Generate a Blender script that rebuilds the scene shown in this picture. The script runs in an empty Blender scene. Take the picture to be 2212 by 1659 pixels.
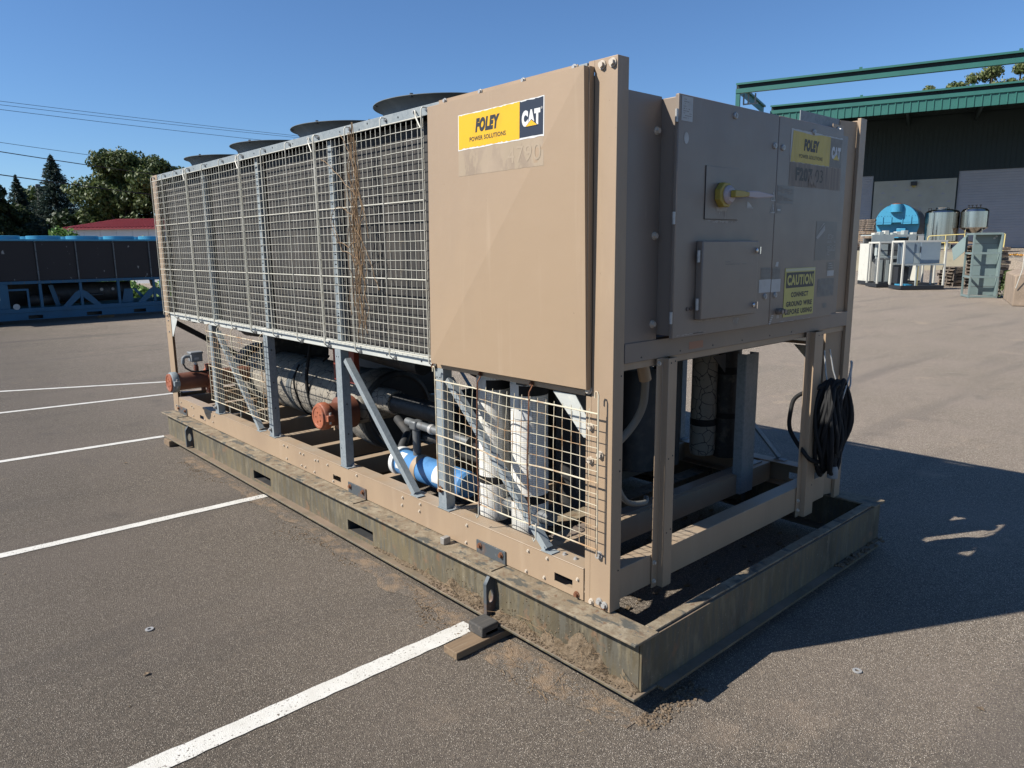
import bpy, bmesh, math, random
from mathutils import Vector, Matrix, Quaternion
R_ = math.radians
random.seed(7)
SC = bpy.context.scene
COL = SC.collection

# ---------------------------------------------------------------- camera, sky, sun, exposure
def cam_axes(yaw, pitch, roll):
    f = Vector((math.cos(yaw)*math.cos(pitch), math.sin(yaw)*math.cos(pitch), math.sin(pitch)))
    r = Vector((math.sin(yaw), -math.cos(yaw), 0)); u = r.cross(f)
    c, s = math.cos(roll), math.sin(roll)
    return c*r+s*u, -s*r+c*u, f
cr, cu, cf = cam_axes(0.83837, -0.18378, -0.01093)
cam = bpy.data.cameras.new('camera'); cam_o = bpy.data.objects.new('camera', cam); COL.objects.link(cam_o)
m = Matrix((cr, cu, -cf)).transposed().to_4x4(); m.translation = Vector((-2.2679, -1.9018, 1.8830)); cam_o.matrix_world = m
cam.sensor_fit = 'HORIZONTAL'; cam.sensor_width = 36; cam.lens = 1570.2/2212*36; cam.clip_start = .05; cam.clip_end = 3000
SC.camera = cam_o

SUN_EL, SUN_ROT = R_(42.3), math.atan2(-0.973, 0.50)
world = bpy.data.worlds.new('World'); SC.world = world; world.use_nodes = True
wn, wl = world.node_tree.nodes, world.node_tree.links
bgn = wn.get('Background') or wn.new('ShaderNodeBackground')
sky = wn.new('ShaderNodeTexSky'); sky.sky_type = 'NISHITA'; sky.sun_disc = False
sky.sun_elevation = SUN_EL; sky.sun_rotation = SUN_ROT; sky.altitude = 0; sky.air_density = 1.0; sky.dust_density = 0; sky.ozone_density = 10
wl.new(sky.outputs[0], bgn.inputs[0]); bgn.inputs[1].default_value = .076
sun = bpy.data.lights.new('sun', 'SUN'); sun_o = bpy.data.objects.new('sun', sun); COL.objects.link(sun_o)
sun.energy = 5.0; sun.angle = R_(.55); sun.color = (1, .955, .88)
sun_o.rotation_euler = Vector((.973, -.515, -1.0)).to_track_quat('-Z', 'Y').to_euler()
SC.view_settings.view_transform = 'Standard'; SC.view_settings.look = 'None'; SC.view_settings.gamma = 1
SC.view_settings.use_curve_mapping = False; SC.view_settings.exposure = 0.75
SC.render.engine = 'CYCLES'; SC.cycles.max_bounces = 6; SC.cycles.diffuse_bounces = 3; SC.cycles.transparent_max_bounces = 6

# ---------------------------------------------------------------- materials
KA = .76
def M(name, col, layers=(), rough=.55, metal=0, bump=(), top=None, spec=.5, rvar=0):
    """layers: (colour, kind, scale, lo, hi, stretch) ; bump: (kind, scale, strength, stretch)"""
    kk = KA if metal < .5 else 1.0; col = tuple(c*kk for c in col); layers = [(tuple(c*kk for c in l[0]),)+tuple(l[1:]) for l in layers]
    if top: top = (tuple(c*kk for c in top[0]),)+tuple(top[1:])
    mt = bpy.data.materials.new(name); mt.use_nodes = True
    nt = mt.node_tree; N, L = nt.nodes, nt.links
    for n in list(N): N.remove(n)
    out = N.new('ShaderNodeOutputMaterial'); bs = N.new('ShaderNodeBsdfPrincipled'); L.new(bs.outputs[0], out.inputs[0])
    bs.inputs['Roughness'].default_value = rough; bs.inputs['Metallic'].default_value = metal; bs.inputs['Specular IOR Level'].default_value = spec
    tc = N.new('ShaderNodeTexCoord')
    def tex(kind, scale, st):
        mp = N.new('ShaderNodeMapping'); mp.inputs['Scale'].default_value = st or (1, 1, 1); L.new(tc.outputs['Object'], mp.inputs[0])
        if kind == 'noise' or kind == 'fine':
            t = N.new('ShaderNodeTexNoise'); t.inputs['Scale'].default_value = scale; t.inputs['Detail'].default_value = 5 if kind == 'noise' else 2; t.inputs['Roughness'].default_value = .6; o = t.outputs[0]
        elif kind == 'voro':
            t = N.new('ShaderNodeTexVoronoi'); t.inputs['Scale'].default_value = scale; o = t.outputs['Distance']
        elif kind == 'cell':
            t = N.new('ShaderNodeTexVoronoi'); t.inputs['Scale'].default_value = scale
            s = N.new('ShaderNodeSeparateColor'); L.new(t.outputs['Color'], s.inputs[0]); L.new(mp.outputs[0], t.inputs['Vector']); return s.outputs[0]
        elif kind == 'edge':
            t = N.new('ShaderNodeTexVoronoi'); t.feature = 'DISTANCE_TO_EDGE'; t.inputs['Scale'].default_value = scale; o = t.outputs['Distance']
            nz = N.new('ShaderNodeTexNoise'); nz.inputs['Scale'].default_value = scale*1.3; L.new(mp.outputs[0], nz.inputs['Vector'])
            ad = N.new('ShaderNodeVectorMath'); ad.operation = 'MULTIPLY_ADD'; ad.inputs[1].default_value = (.5/scale,)*3
            L.new(nz.outputs['Color'], ad.inputs[0]); L.new(mp.outputs[0], ad.inputs[2]); L.new(ad.outputs[0], t.inputs['Vector']); return o
        elif kind == 'wave':
            t = N.new('ShaderNodeTexWave'); t.inputs['Scale'].default_value = scale; t.inputs['Distortion'].default_value = .4; o = t.outputs[1] if len(t.outputs) > 1 else t.outputs[0]
        L.new(mp.outputs[0], t.inputs['Vector']); return o
    def ramp(o, lo, hi):
        r = N.new('ShaderNodeMapRange'); r.inputs[1].default_value = lo; r.inputs[2].default_value = hi; L.new(o, r.inputs[0]); return r.outputs[0]
    cur = None
    def mixc(fac, c2, amt=1.0):
        nonlocal cur
        mx = N.new('ShaderNodeMix'); mx.data_type = 'RGBA'
        if cur is None: mx.inputs['A'].default_value = (*col, 1)
        else: L.new(cur, mx.inputs['A'])
        mx.inputs['B'].default_value = (*c2, 1); L.new(fac, mx.inputs['Factor']); cur = mx.outputs['Result']
    facs = []
    for ly in layers:
        c2, kind, sc, lo, hi = ly[:5]; st = ly[5] if len(ly) > 5 else None
        f = ramp(tex(kind, sc, st), lo, hi); mixc(f, c2); facs.append(f)
    if top:
        g = N.new('ShaderNodeNewGeometry'); s = N.new('ShaderNodeSeparateXYZ'); L.new(g.outputs['True Normal'], s.inputs[0])
        a = ramp(s.outputs[2], .6, .95); b = ramp(tex('noise', top[1], None), top[2], top[3])
        mu = N.new('ShaderNodeMath'); mu.operation = 'MULTIPLY'; L.new(a, mu.inputs[0]); L.new(b, mu.inputs[1]); mixc(mu.outputs[0], top[0])
    if cur is None: bs.inputs['Base Color'].default_value = (*col, 1)
    else: L.new(cur, bs.inputs['Base Color'])
    if rvar:
        r = N.new('ShaderNodeMapRange'); r.inputs[3].default_value = max(.03, rough-rvar); r.inputs[4].default_value = min(1, rough+rvar)
        L.new(tex('noise', 9, None), r.inputs[0]); L.new(r.outputs[0], bs.inputs['Roughness'])
    last = None
    for b in bump:
        kind, sc, stg = b[:3]; st = b[3] if len(b) > 3 else None
        bp = N.new('ShaderNodeBump'); bp.inputs['Strength'].default_value = min(1, stg); bp.inputs['Distance'].default_value = b[4] if len(b) > 4 else .01
        L.new(tex(kind, sc, st), bp.inputs['Height'])
        if last: L.new(last, bp.inputs['Normal'])
        last = bp.outputs[0]
    if last: L.new(last, bs.inputs['Normal'])
    mt['simple'] = 1
    return mt

T = {}
T['tan'] = M('tan_paint', (0.409, 0.295, 0.191), [((0.348, 0.250, 0.165), 'noise', 2.2, .42, .72, (1, 1, .35)), ((0.461, 0.344, 0.232), 'noise', 9, .55, .85, (1, 1, .15)), ((0.261, 0.180, 0.112), 'fine', 60, .73, .80)],
             rough=.48, bump=[('noise', 3, .12), ('fine', 260, .05)], top=((.38, .31, .23), 7, .35, .7), rvar=.1)
T['tanpanel'] = M('tan_panel_paint', (0.396, 0.283, 0.180), [((0.348, 0.254, 0.169), 'noise', 1.3, .40, .75, (1, 1, .5)), ((0.452, 0.336, 0.225), 'noise', 14, .6, .9, (1, 1.5, .08)), ((0.261, 0.189, 0.120), 'fine', 45, .76, .80)],
             rough=.45, bump=[('noise', 1.3, .22, None, .03), ('fine', 300, .04)], rvar=.08)
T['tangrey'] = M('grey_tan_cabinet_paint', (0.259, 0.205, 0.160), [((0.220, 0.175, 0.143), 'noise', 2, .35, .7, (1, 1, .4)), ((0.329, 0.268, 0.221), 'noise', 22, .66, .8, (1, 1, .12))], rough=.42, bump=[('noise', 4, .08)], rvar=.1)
T['galv'] = M('galvanised_steel', (.27, .305, .32), [((.225, .26, .275), 'cell', 80, .3, .9), ((.36, .39, .39), 'noise', 8, .5, .8, (1, 1, .2))], rough=.6, metal=.0, spec=.35, bump=[('noise', 6, .08)], rvar=.1)
T['galvold'] = M('chalky_galvanised_steel', (.60, .61, .56), [((.46, .48, .46), 'noise', 7, .4, .7, (1, .25, 1)), ((.70, .69, .60), 'noise', 24, .55, .8)], rough=.65, metal=.1, bump=[('noise', 20, .1)])
T['wire'] = M('cream_coated_wire', (.58, .56, .47), [((.46, .38, .26), 'noise', 16, .58, .76), ((.74, .71, .62), 'noise', 5, .5, .7)], rough=.5)
T['rustwire'] = M('rusty_cream_wire', (.66, .60, .45), [((.40, .24, .12), 'noise', 9, .47, .62), ((.68, .60, .42), 'fine', 30, .5, .8)], rough=.7)
T['rust'] = M('rust', (.20, .075, .03), [((.10, .045, .025), 'noise', 18, .4, .7), ((.30, .14, .07), 'fine', 50, .55, .8)], rough=.85, bump=[('fine', 90, .3)])
T['darksteel'] = M('dark_worn_steel', (.10, .115, .125), [((.20, .12, .08), 'noise', 12, .5, .68), ((.22, .23, .23), 'noise', 30, .6, .8)], rough=.55, metal=.3, bump=[('noise', 30, .1)])
T['skid'] = M('weathered_skid_steel', (.165, .130, .070), [((.070, .058, .036), 'noise', 3, .40, .66, (1, 1, .5)), ((.110, .100, .075), 'noise', 40, .45, .62, (1, 1, .12)), ((.215, .18, .115), 'noise', 24, .50, .74, (1, 1, .25)), ((.23, .13, .07), 'noise', 8, .60, .74), ((.34, .30, .22), 'fine', 60, .68, .8)],
              rough=.7, bump=[('noise', 12, .25), ('fine', 120, .15)], top=((.24, .175, .12), 4, .25, .60))
T['skidtop'] = M('rusty_dusty_skid_top', (.225, .175, .112), [((.33, .275, .19), 'noise', 14, .46, .66), ((.17, .105, .06), 'noise', 22, .54, .68), ((.095, .092, .075), 'noise', 13, .55, .61, (1.3, .6, 1)), ((.12, .12, .12), 'fine', 70, .66, .74)],
              rough=.8, bump=[('noise', 30, .3), ('fine', 160, .25)])
T['mud'] = M('dried_mud', (.245, .185, .125), [((.15, .11, .07), 'noise', 20, .4, .62), ((.31, .24, .165), 'noise', 60, .5, .8)], rough=1, bump=[('noise', 55, .9, None, .02), ('fine', 250, .5)], spec=.1)
T['soil'] = M('brown_soil', (.24, .18, .125), [((.16, .115, .075), 'noise', 30, .4, .62), ((.34, .26, .18), 'fine', 90, .5, .75)], rough=1, bump=[('noise', 70, .9, None, .02)], spec=.1)
T['wood'] = M('weathered_timber', (.25, .17, .10), [((.15, .10, .06), 'noise', 7, .4, .65, (.25, 6, 6)), ((.33, .25, .16), 'noise', 16, .5, .75, (.2, 5, 5))], rough=.8, bump=[('noise', 12, .4, (.3, 6, 6))])
T['woodpale'] = M('pallet_wood', (.36, .26, .17), [((.22, .15, .10), 'noise', 3, .4, .65), ((.48, .35, .23), 'noise', 5, .5, .7)], rough=.85)
T['woodgrey'] = M('old_grey_pallet_wood', (.20, .165, .13), [((.11, .085, .065), 'noise', 3, .4, .65), ((.33, .25, .19), 'noise', 5, .5, .7)], rough=.85)
T['woodblack'] = M('blackened_timber', (.07, .065, .058), [((.14, .12, .10), 'noise', 9, .5, .7, (.3, 5, 5))], rough=.9, bump=[('noise', 14, .5, (.4, 5, 5))])
T['coil'] = M('dark_coil_fins', (.044, .038, .032), [((.015, .013, .012), 'noise', 26, .42, .60, (1, 1.3, .035)), ((.085, .072, .058), 'noise', 45, .56, .74, (1, 1.2, .05)), ((.15, .15, .14), 'noise', 16, .68, .80, (1, 1, .16)), ((.30, .31, .31), 'noise', 60, .70, .78, (1, 1, .3))],
              rough=.7, bump=[('wave', 60, .25, (0, 1, 0))])
T['shroud'] = M('weathered_grey_shroud', (.17, .19, .195), [((.13, .15, .155), 'noise', 5, .4, .7), ((.22, .24, .24), 'noise', 12, .55, .8)], rough=.65, bump=[('noise', 8, .05)])
T['black'] = M('black_rubber', (.012, .012, .013), [((.022, .022, .022), 'noise', 8, .5, .8)], rough=.75, spec=.3, bump=[('noise', 30, .1)])
T['blackins'] = M('black_pipe_insulation', (.022, .022, .022), [((.16, .14, .11), 'noise', 9, .58, .75), ((.05, .05, .05), 'noise', 30, .5, .8)], rough=.6, bump=[('noise', 16, .5)])
T['cracked'] = M('cracked_grey_insulation', (.31, .275, .22), [((.20, .19, .17), 'noise', 4, .4, .7), ((.035, .03, .028), 'edge', 13, .035, .010)], rough=.85, bump=[('edge', 13, .5), ('noise', 20, .2)])
T['beltgrey'] = M('dark_grey_band', (.10, .115, .12), [((.18, .17, .15), 'noise', 10, .5, .8)], rough=.7)
T['orange'] = M('orange_coupling_paint', (.42, .125, .055), [((.24, .08, .045), 'noise', 12, .45, .7), ((.62, .30, .19), 'noise', 30, .6, .78)], rough=.6, bump=[('noise', 30, .25)])
T['brown'] = M('red_brown_pipe_primer', (.20, .065, .035), [((.12, .05, .03), 'noise', 8, .4, .7), ((.30, .13, .08), 'noise', 16, .6, .8)], rough=.6, bump=[('noise', 20, .15)])
T['blue'] = M('blue_drier_paint', (.09, .25, .50), [((.06, .18, .40), 'noise', 12, .5, .7), ((.25, .36, .5), 'fine', 50, .72, .8)], rough=.4)
T['boltpale'] = M('painted_bolt', (.60, .52, .42), [((.45, .38, .29), 'noise', 40, .5, .7)], rough=.45)
T['copper'] = M('dull_grey_copper', (.15, .16, .165), [((.24, .25, .25), 'noise', 10, .5, .8), ((.10, .08, .07), 'noise', 18, .55, .8)], rough=.5, metal=.3)
T['white'] = M('white_label', (.72, .72, .70), [((.60, .58, .53), 'noise', 12, .5, .8)], rough=.5)
T['whiteshade'] = M('pale_paper_label', (.50, .50, .48), [((.40, .39, .36), 'noise', 20, .5, .8)], rough=.5)
T['yellow'] = M('sticker_yellow', (.80, .45, .004), [((.70, .38, .01), 'noise', 14, .5, .8, (1, 1, .3))], rough=.45)
T['yellowold'] = M('faded_sticker_yellow', (.62, .46, .07), [((.50, .37, .08), 'noise', 10, .42, .7, (1, 1, .3)), ((.70, .56, .16), 'noise', 30, .6, .8, (2, 1, .5))], rough=.5, bump=[('noise', 14, .5, (1, 1, .4))])
T['navy'] = M('sticker_navy', (.022, .028, .045), [], rough=.4)
T['ink'] = M('black_ink', (.018, .020, .024), [], rough=.5)
T['inkfaded'] = M('faded_black_ink', (.075, .072, .06), [], rough=.6)
T['graphite'] = M('worn_sticker_grey', (.25, .235, .20), [((.19, .18, .16), 'noise', 30, .4, .7)], rough=.6)
T['silver'] = M('bleached_silver_lettering', (.60, .62, .64), [((.38, .37, .35), 'noise', 25, .5, .7)], rough=.5)
T['ghost'] = M('glue_residue', (.36, .28, .19), [((.29, .22, .155), 'noise', 9, .5, .56, (1, 1.6, .7)), ((.39, .30, .21), 'noise', 5, .4, .7)], rough=.7)
T['ghosttext'] = M('ghost_lettering', (.385, .30, .21), [], rough=.7)
T['residue'] = M('dark_streaked_residue', (.235, .20, .165), [((.31, .26, .21), 'noise', 20, .45, .6, (2.2, 1, .12)), ((.18, .155, .13), 'noise', 30, .6, .75, (2, 1, .1))], rough=.7)
T['caution'] = M('caution_sign_yellow', (.60, .53, .13), [((.52, .46, .14), 'noise', 8, .4, .8)], rough=.5)
T['cream'] = M('cream_sign_edge', (.58, .56, .36), [], rough=.5)
T['darklabel'] = M('faded_dark_label', (.20, .175, .15), [((.16, .14, .12), 'noise', 9, .4, .8)], rough=.45)
T['etch'] = M('pale_label_print', (.44, .42, .38), [], rough=.6)
T['lime'] = M('lime_stain', (.42, .38, .33), [((.33, .28, .23), 'noise', 40, .42, .6)], rough=.7)
T['handle'] = M('faded_yellow_plastic', (.42, .31, .05), [((.34, .25, .05), 'noise', 20, .5, .8)], rough=.5)
T['handlepale'] = M('bleached_pink_plastic', (.50, .42, .42), [], rough=.5)
T['chrome'] = M('chrome', (.75, .75, .76), [], rough=.15, metal=1)
T['dullmetal'] = M('dull_zinc', (.50, .49, .47), [((.34, .33, .30), 'noise', 60, .5, .8)], rough=.4, metal=.3)
T['tape'] = M('copper_coloured_tape', (.36, .17, .10), [], rough=.5)
T['hose'] = M('grey_conduit', (.19, .185, .165), [], rough=.55, bump=[('wave', 70, .3, (0, 0, 1))])
T['redpaint'] = M('red_bracket_paint', (.30, .05, .025), [((.2, .04, .03), 'noise', 5, .5, .8)], rough=.6)
T['machine'] = M('grimy_black_machine_paint', (.035, .036, .037), [((.09, .08, .07), 'noise', 7, .55, .75)], rough=.6, bump=[('noise', 20, .2)])
T['vine'] = M('dry_vine', (.30, .19, .10), [((.42, .30, .17), 'noise', 20, .5, .7)], rough=.9)
T['greyplastic'] = M('grey_enclosure', (.22, .235, .24), [((.3, .31, .31), 'noise', 14, .5, .8)], rough=.5)
T['clampgrey'] = M('grey_painted_block', (.30, .28, .25), [((.4, .38, .34), 'noise', 20, .5, .8)], rough=.6)

def scrim(name, base):
    mt = M(name, base, [((base[0]*.72, base[1]*.72, base[2]*.70), 'noise', 6, .45, .7)], rough=.8)
    nt = mt.node_tree; N, L = nt.nodes, nt.links
    bs = [n for n in N if n.type == 'BSDF_PRINCIPLED'][0]; src = bs.inputs['Base Color'].links[0].from_socket
    tc = N.new('ShaderNodeTexCoord'); sp = N.new('ShaderNodeSeparateXYZ'); L.new(tc.outputs['Object'], sp.inputs[0])
    outs = []
    for ax, fr in ((1, 95), (2, 95)):
        a = N.new('ShaderNodeMath'); a.operation = 'MULTIPLY'; a.inputs[1].default_value = fr; L.new(sp.outputs[ax], a.inputs[0])
        f = N.new('ShaderNodeMath'); f.operation = 'FRACT'; L.new(a.outputs[0], f.inputs[0])
        g = N.new('ShaderNodeMath'); g.operation = 'LESS_THAN'; g.inputs[1].default_value = .25; L.new(f.outputs[0], g.inputs[0]); outs.append(g.outputs[0])
    mx = N.new('ShaderNodeMath'); mx.operation = 'MAXIMUM'; L.new(outs[0], mx.inputs[0]); L.new(outs[1], mx.inputs[1])
    sc = N.new('ShaderNodeMath'); sc.operation = 'MULTIPLY'; sc.inputs[1].default_value = .55; L.new(mx.outputs[0], sc.inputs[0])
    m2 = N.new('ShaderNodeMix'); m2.data_type = 'RGBA'; L.new(src, m2.inputs['A']); m2.inputs['B'].default_value = (base[0]*.3, base[1]*.28, base[2]*.24, 1)
    L.new(sc.outputs[0], m2.inputs['Factor']); L.new(m2.outputs['Result'], bs.inputs['Base Color'])
    return mt
T['scrim'] = scrim('white_scrim_insulation', (.92, .90, .84))

# asphalt: aggregate speckle + broad stains ; also the worn parking paint
def asphalt(name, paint=False, dust=False):
    mt = bpy.data.materials.new(name); mt.use_nodes = True; nt = mt.node_tree; N, L = nt.nodes, nt.links
    bs = N.get('Principled BSDF'); tc = N.new('ShaderNodeTexCoord'); bs.inputs['Roughness'].default_value = .88; bs.inputs['Specular IOR Level'].default_value = .35
    def noise(s, d=3, r=.6):
        t = N.new('ShaderNodeTexNoise'); t.inputs['Scale'].default_value = s; t.inputs['Detail'].default_value = d; t.inputs['Roughness'].default_value = r; L.new(tc.outputs['Object'], t.inputs['Vector']); return t.outputs[0]
    def rng(o, a, b, c=0, d=1):
        r = N.new('ShaderNodeMapRange'); r.inputs[1].default_value = a; r.inputs[2].default_value = b; r.inputs[3].default_value = c; r.inputs[4].default_value = d; L.new(o, r.inputs[0]); return r.outputs[0]
    def mix(f, a, b):
        mx = N.new('ShaderNodeMix'); mx.data_type = 'RGBA'
        for s, k in ((a, 'A'), (b, 'B')):
            if isinstance(s, tuple): mx.inputs[k].default_value = (*s, 1)
            else: L.new(s, mx.inputs[k])
        L.new(f, mx.inputs['Factor']); return mx.outputs['Result']
    v = N.new('ShaderNodeTexVoronoi'); v.inputs['Scale'].default_value = 225; L.new(tc.outputs['Object'], v.inputs['Vector'])
    sp = N.new('ShaderNodeSeparateColor'); L.new(v.outputs['Color'], sp.inputs[0])
    base = mix(rng(sp.outputs[0], 0, 1), (.046, .037, .029), (.152, .124, .093))
    light = N.new('ShaderNodeMath'); light.operation = 'MULTIPLY'; L.new(rng(sp.outputs[1], .80, .84), light.inputs[0]); L.new(rng(v.outputs['Distance'], .45, .25), light.inputs[1])
    base = mix(light.outputs[0], base, (.52, .46, .38))
    base = mix(rng(noise(420, 2), .62, .70), base, (.24, .21, .18))
    base = mix(rng(noise(.55, 4), .42, .70, 0, .45), base, (.145, .118, .096))
    base = mix(rng(noise(1.7, 3), .60, .78, 0, .4), base, (.045, .040, .036))
    mpn = N.new('ShaderNodeMapping'); mpn.inputs['Rotation'].default_value = (0, 0, .55); mpn.inputs['Scale'].default_value = (.16, 1.5, 1); L.new(tc.outputs['Object'], mpn.inputs[0])
    tn = N.new('ShaderNodeTexNoise'); tn.inputs['Scale'].default_value = 1.1; tn.inputs['Detail'].default_value = 4; L.new(mpn.outputs[0], tn.inputs['Vector']); base = mix(rng(tn.outputs[0], .54, .72, 0, .42), base, (.050, .044, .039))
    base = mix(rng(noise(.9, 6, .7), .60, .72, 0, .5), base, (.23, .175, .125))
    base = mix(rng(noise(2.6, 5), .70, .80, 0, .55), base, (.21, .165, .12))
    # albedo rises to the right, painting in the yard's brighter sunlit sheen
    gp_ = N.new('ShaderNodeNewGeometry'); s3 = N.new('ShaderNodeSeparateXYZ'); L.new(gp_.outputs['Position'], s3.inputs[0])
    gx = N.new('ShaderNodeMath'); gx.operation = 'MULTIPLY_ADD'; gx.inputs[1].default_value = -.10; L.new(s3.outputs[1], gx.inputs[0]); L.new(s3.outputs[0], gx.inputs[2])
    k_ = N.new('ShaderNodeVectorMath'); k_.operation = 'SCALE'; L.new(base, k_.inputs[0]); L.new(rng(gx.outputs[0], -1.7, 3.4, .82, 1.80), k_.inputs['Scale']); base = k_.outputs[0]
    if dust:
        dm = mix(noise(40, 3), (.17, .105, .06), (.33, .245, .16)); base = mix(rng(noise(7, 6, .7), .46, .60, 0, .8), base, dm)
    if paint:
        holes = N.new('ShaderNodeMath'); holes.operation = 'MAXIMUM'
        ws = N.new('ShaderNodeMath'); ws.operation = 'MULTIPLY_ADD'; ws.inputs[1].default_value = .35; L.new(noise(5, 4), ws.inputs[0]); L.new(noise(75, 3), ws.inputs[2]); L.new(rng(ws.outputs[0], .79, .83), holes.inputs[0])
        v2 = N.new('ShaderNodeTexVoronoi'); v2.inputs['Scale'].default_value = 60; L.new(tc.outputs['Object'], v2.inputs['Vector']); L.new(rng(v2.outputs['Distance'], .13, .09), holes.inputs[1])
        w = mix(rng(noise(9, 4), .4, .8), (.56, .545, .50), (.46, .44, .39))
        base = mix(holes.outputs[0], w, base); bs.inputs['Roughness'].default_value = .7
    L.new(base, bs.inputs['Base Color'])
    b1 = N.new('ShaderNodeBump'); b1.inputs['Strength'].default_value = .35 if paint else .75; b1.inputs['Distance'].default_value = .006; L.new(v.outputs['Distance'], b1.inputs['Height'])
    b2 = N.new('ShaderNodeBump'); b2.inputs['Strength'].default_value = .3; b2.inputs['Distance'].default_value = .006; L.new(noise(330, 3), b2.inputs['Height']); L.new(b1.outputs[0], b2.inputs['Normal'])
    L.new(b2.outputs[0], bs.inputs['Normal']); return mt
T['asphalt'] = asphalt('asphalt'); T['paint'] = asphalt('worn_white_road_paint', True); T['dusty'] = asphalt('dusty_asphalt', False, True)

# ---------------------------------------------------------------- mesh helpers
class MB:
    def __init__(s): s.v = []; s.f = []
    def add(s, vs, fs):
        b = len(s.v); s.v += [Vector(p) for p in vs]; s.f += [tuple(i+b for i in f) for f in fs]; return s
    def box(s, x0, x1, y0, y1, z0, z1):
        return s.add([(x0, y0, z0), (x1, y0, z0), (x1, y1, z0), (x0, y1, z0), (x0, y0, z1), (x1, y0, z1), (x1, y1, z1), (x0, y1, z1)],
                     [(0, 3, 2, 1), (4, 5, 6, 7), (0, 1, 5, 4), (1, 2, 6, 5), (2, 3, 7, 6), (3, 0, 4, 7)])
    def prism(s, pts, ax, a, b):
        n = len(pts)
        def mk(p, t): return {'x': (t, p[0], p[1]), 'y': (p[0], t, p[1]), 'z': (p[0], p[1], t)}[ax]
        return s.add([mk(p, a) for p in pts]+[mk(p, b) for p in pts], [tuple(range(n-1, -1, -1)), tuple(range(n, 2*n))]+[(i, (i+1) % n, n+(i+1) % n, n+i) for i in range(n)])
    def tube(s, pts, r, n=6, cap=True, closed=False):
        pts = [Vector(p) for p in pts]; k = len(pts); rs = r if isinstance(r, (list, tuple)) else [r]*k
        t0 = (pts[1]-pts[0]).normalized(); up = Vector((0, 0, 1)) if abs(t0.z) < .9 else Vector((1, 0, 0)); nx = t0.cross(up).normalized(); vs = []
        for i, p in enumerate(pts):
            if closed: t = pts[(i+1) % k]-pts[i-1]
            else: t = pts[min(i+1, k-1)]-pts[max(i-1, 0)]
            t.normalize(); nx = (nx-t*nx.dot(t)).normalized(); ny = t.cross(nx)
            vs += [p+(nx*math.cos(2*math.pi*j/n+math.pi/n)+ny*math.sin(2*math.pi*j/n+math.pi/n))*rs[i] for j in range(n)]
        fs = []
        for i in range(k if closed else k-1):
            a, b = i*n, ((i+1) % k)*n
            fs += [(a+j, a+(j+1) % n, b+(j+1) % n, b+j) for j in range(n)]
        if cap and not closed: fs += [tuple(range(n-1, -1, -1)), tuple((k-1)*n+j for j in range(n))]
        return s.add(vs, fs)
    def cyl(s, p0, p1, r, n=24, r2=None): return s.tube([p0, p1], [r, r if r2 is None else r2], n)
    def lathe(s, prof, c, ax, n=32, caps=True):
        """prof: (radius, distance along ax)"""
        ax = Vector(ax).normalized(); u = ax.cross(Vector((0, 0, 1)) if abs(ax.z) < .9 else Vector((1, 0, 0))).normalized(); w = ax.cross(u); c = Vector(c)
        vs = []; k = len(prof)
        for r, h in prof: vs += [c+ax*h+(u*math.cos(2*math.pi*j/n)+w*math.sin(2*math.pi*j/n))*r for j in range(n)]
        fs = [(i*n+j, i*n+(j+1) % n, (i+1)*n+(j+1) % n, (i+1)*n+j) for i in range(k-1) for j in range(n)]
        if caps and prof[0][0] > 1e-6: fs.append(tuple(range(n-1, -1, -1)))
        if caps and prof[-1][0] > 1e-6: fs.append(tuple((k-1)*n+j for j in range(n)))
        return s.add(vs, fs)
    def bar(s, p0, p1, a, b, up=(0, 0, 1)):
        """box beam from p0 to p1; a = width along the side vector, b = depth along up-ish vector"""
        p0, p1 = Vector(p0), Vector(p1); t = (p1-p0).normalized(); sd = t.cross(Vector(up)).normalized(); uu = sd.cross(t)
        vs = [p+sd*i*a/2+uu*j*b/2 for p in (p0, p1) for i, j in ((-1, -1), (1, -1), (1, 1), (-1, 1))]
        return s.add(vs, [(3, 2, 1, 0), (4, 5, 6, 7), (0, 1, 5, 4), (1, 2, 6, 5), (2, 3, 7, 6), (3, 0, 4, 7)])
    def poly(s, pts): return s.add(pts, [tuple(range(len(pts)))])
    def ring(s, outer, inner, ax, a, b):
        n = len(outer)
        def mk(p, t): return {'x': (t, p[0], p[1]), 'y': (p[0], t, p[1]), 'z': (p[0], p[1], t)}[ax]
        vs = [mk(p, t) for t in (a, b) for L in (outer, inner) for p in L]; fs = []
        for i in range(n):
            j = (i+1) % n; fs += [(i, j, n+j, n+i), (2*n+j, 2*n+i, 3*n+i, 3*n+j), (i, 2*n+i, 2*n+j, j), (n+i, n+j, 3*n+j, 3*n+i)]
        return s.add(vs, fs)
    def xf(s, M_):
        s.v = [M_ @ p for p in s.v]; return s
    def mirror_x(s, c): s.v = [Vector((2*c-p.x, p.y, p.z)) for p in s.v]; return s

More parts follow.
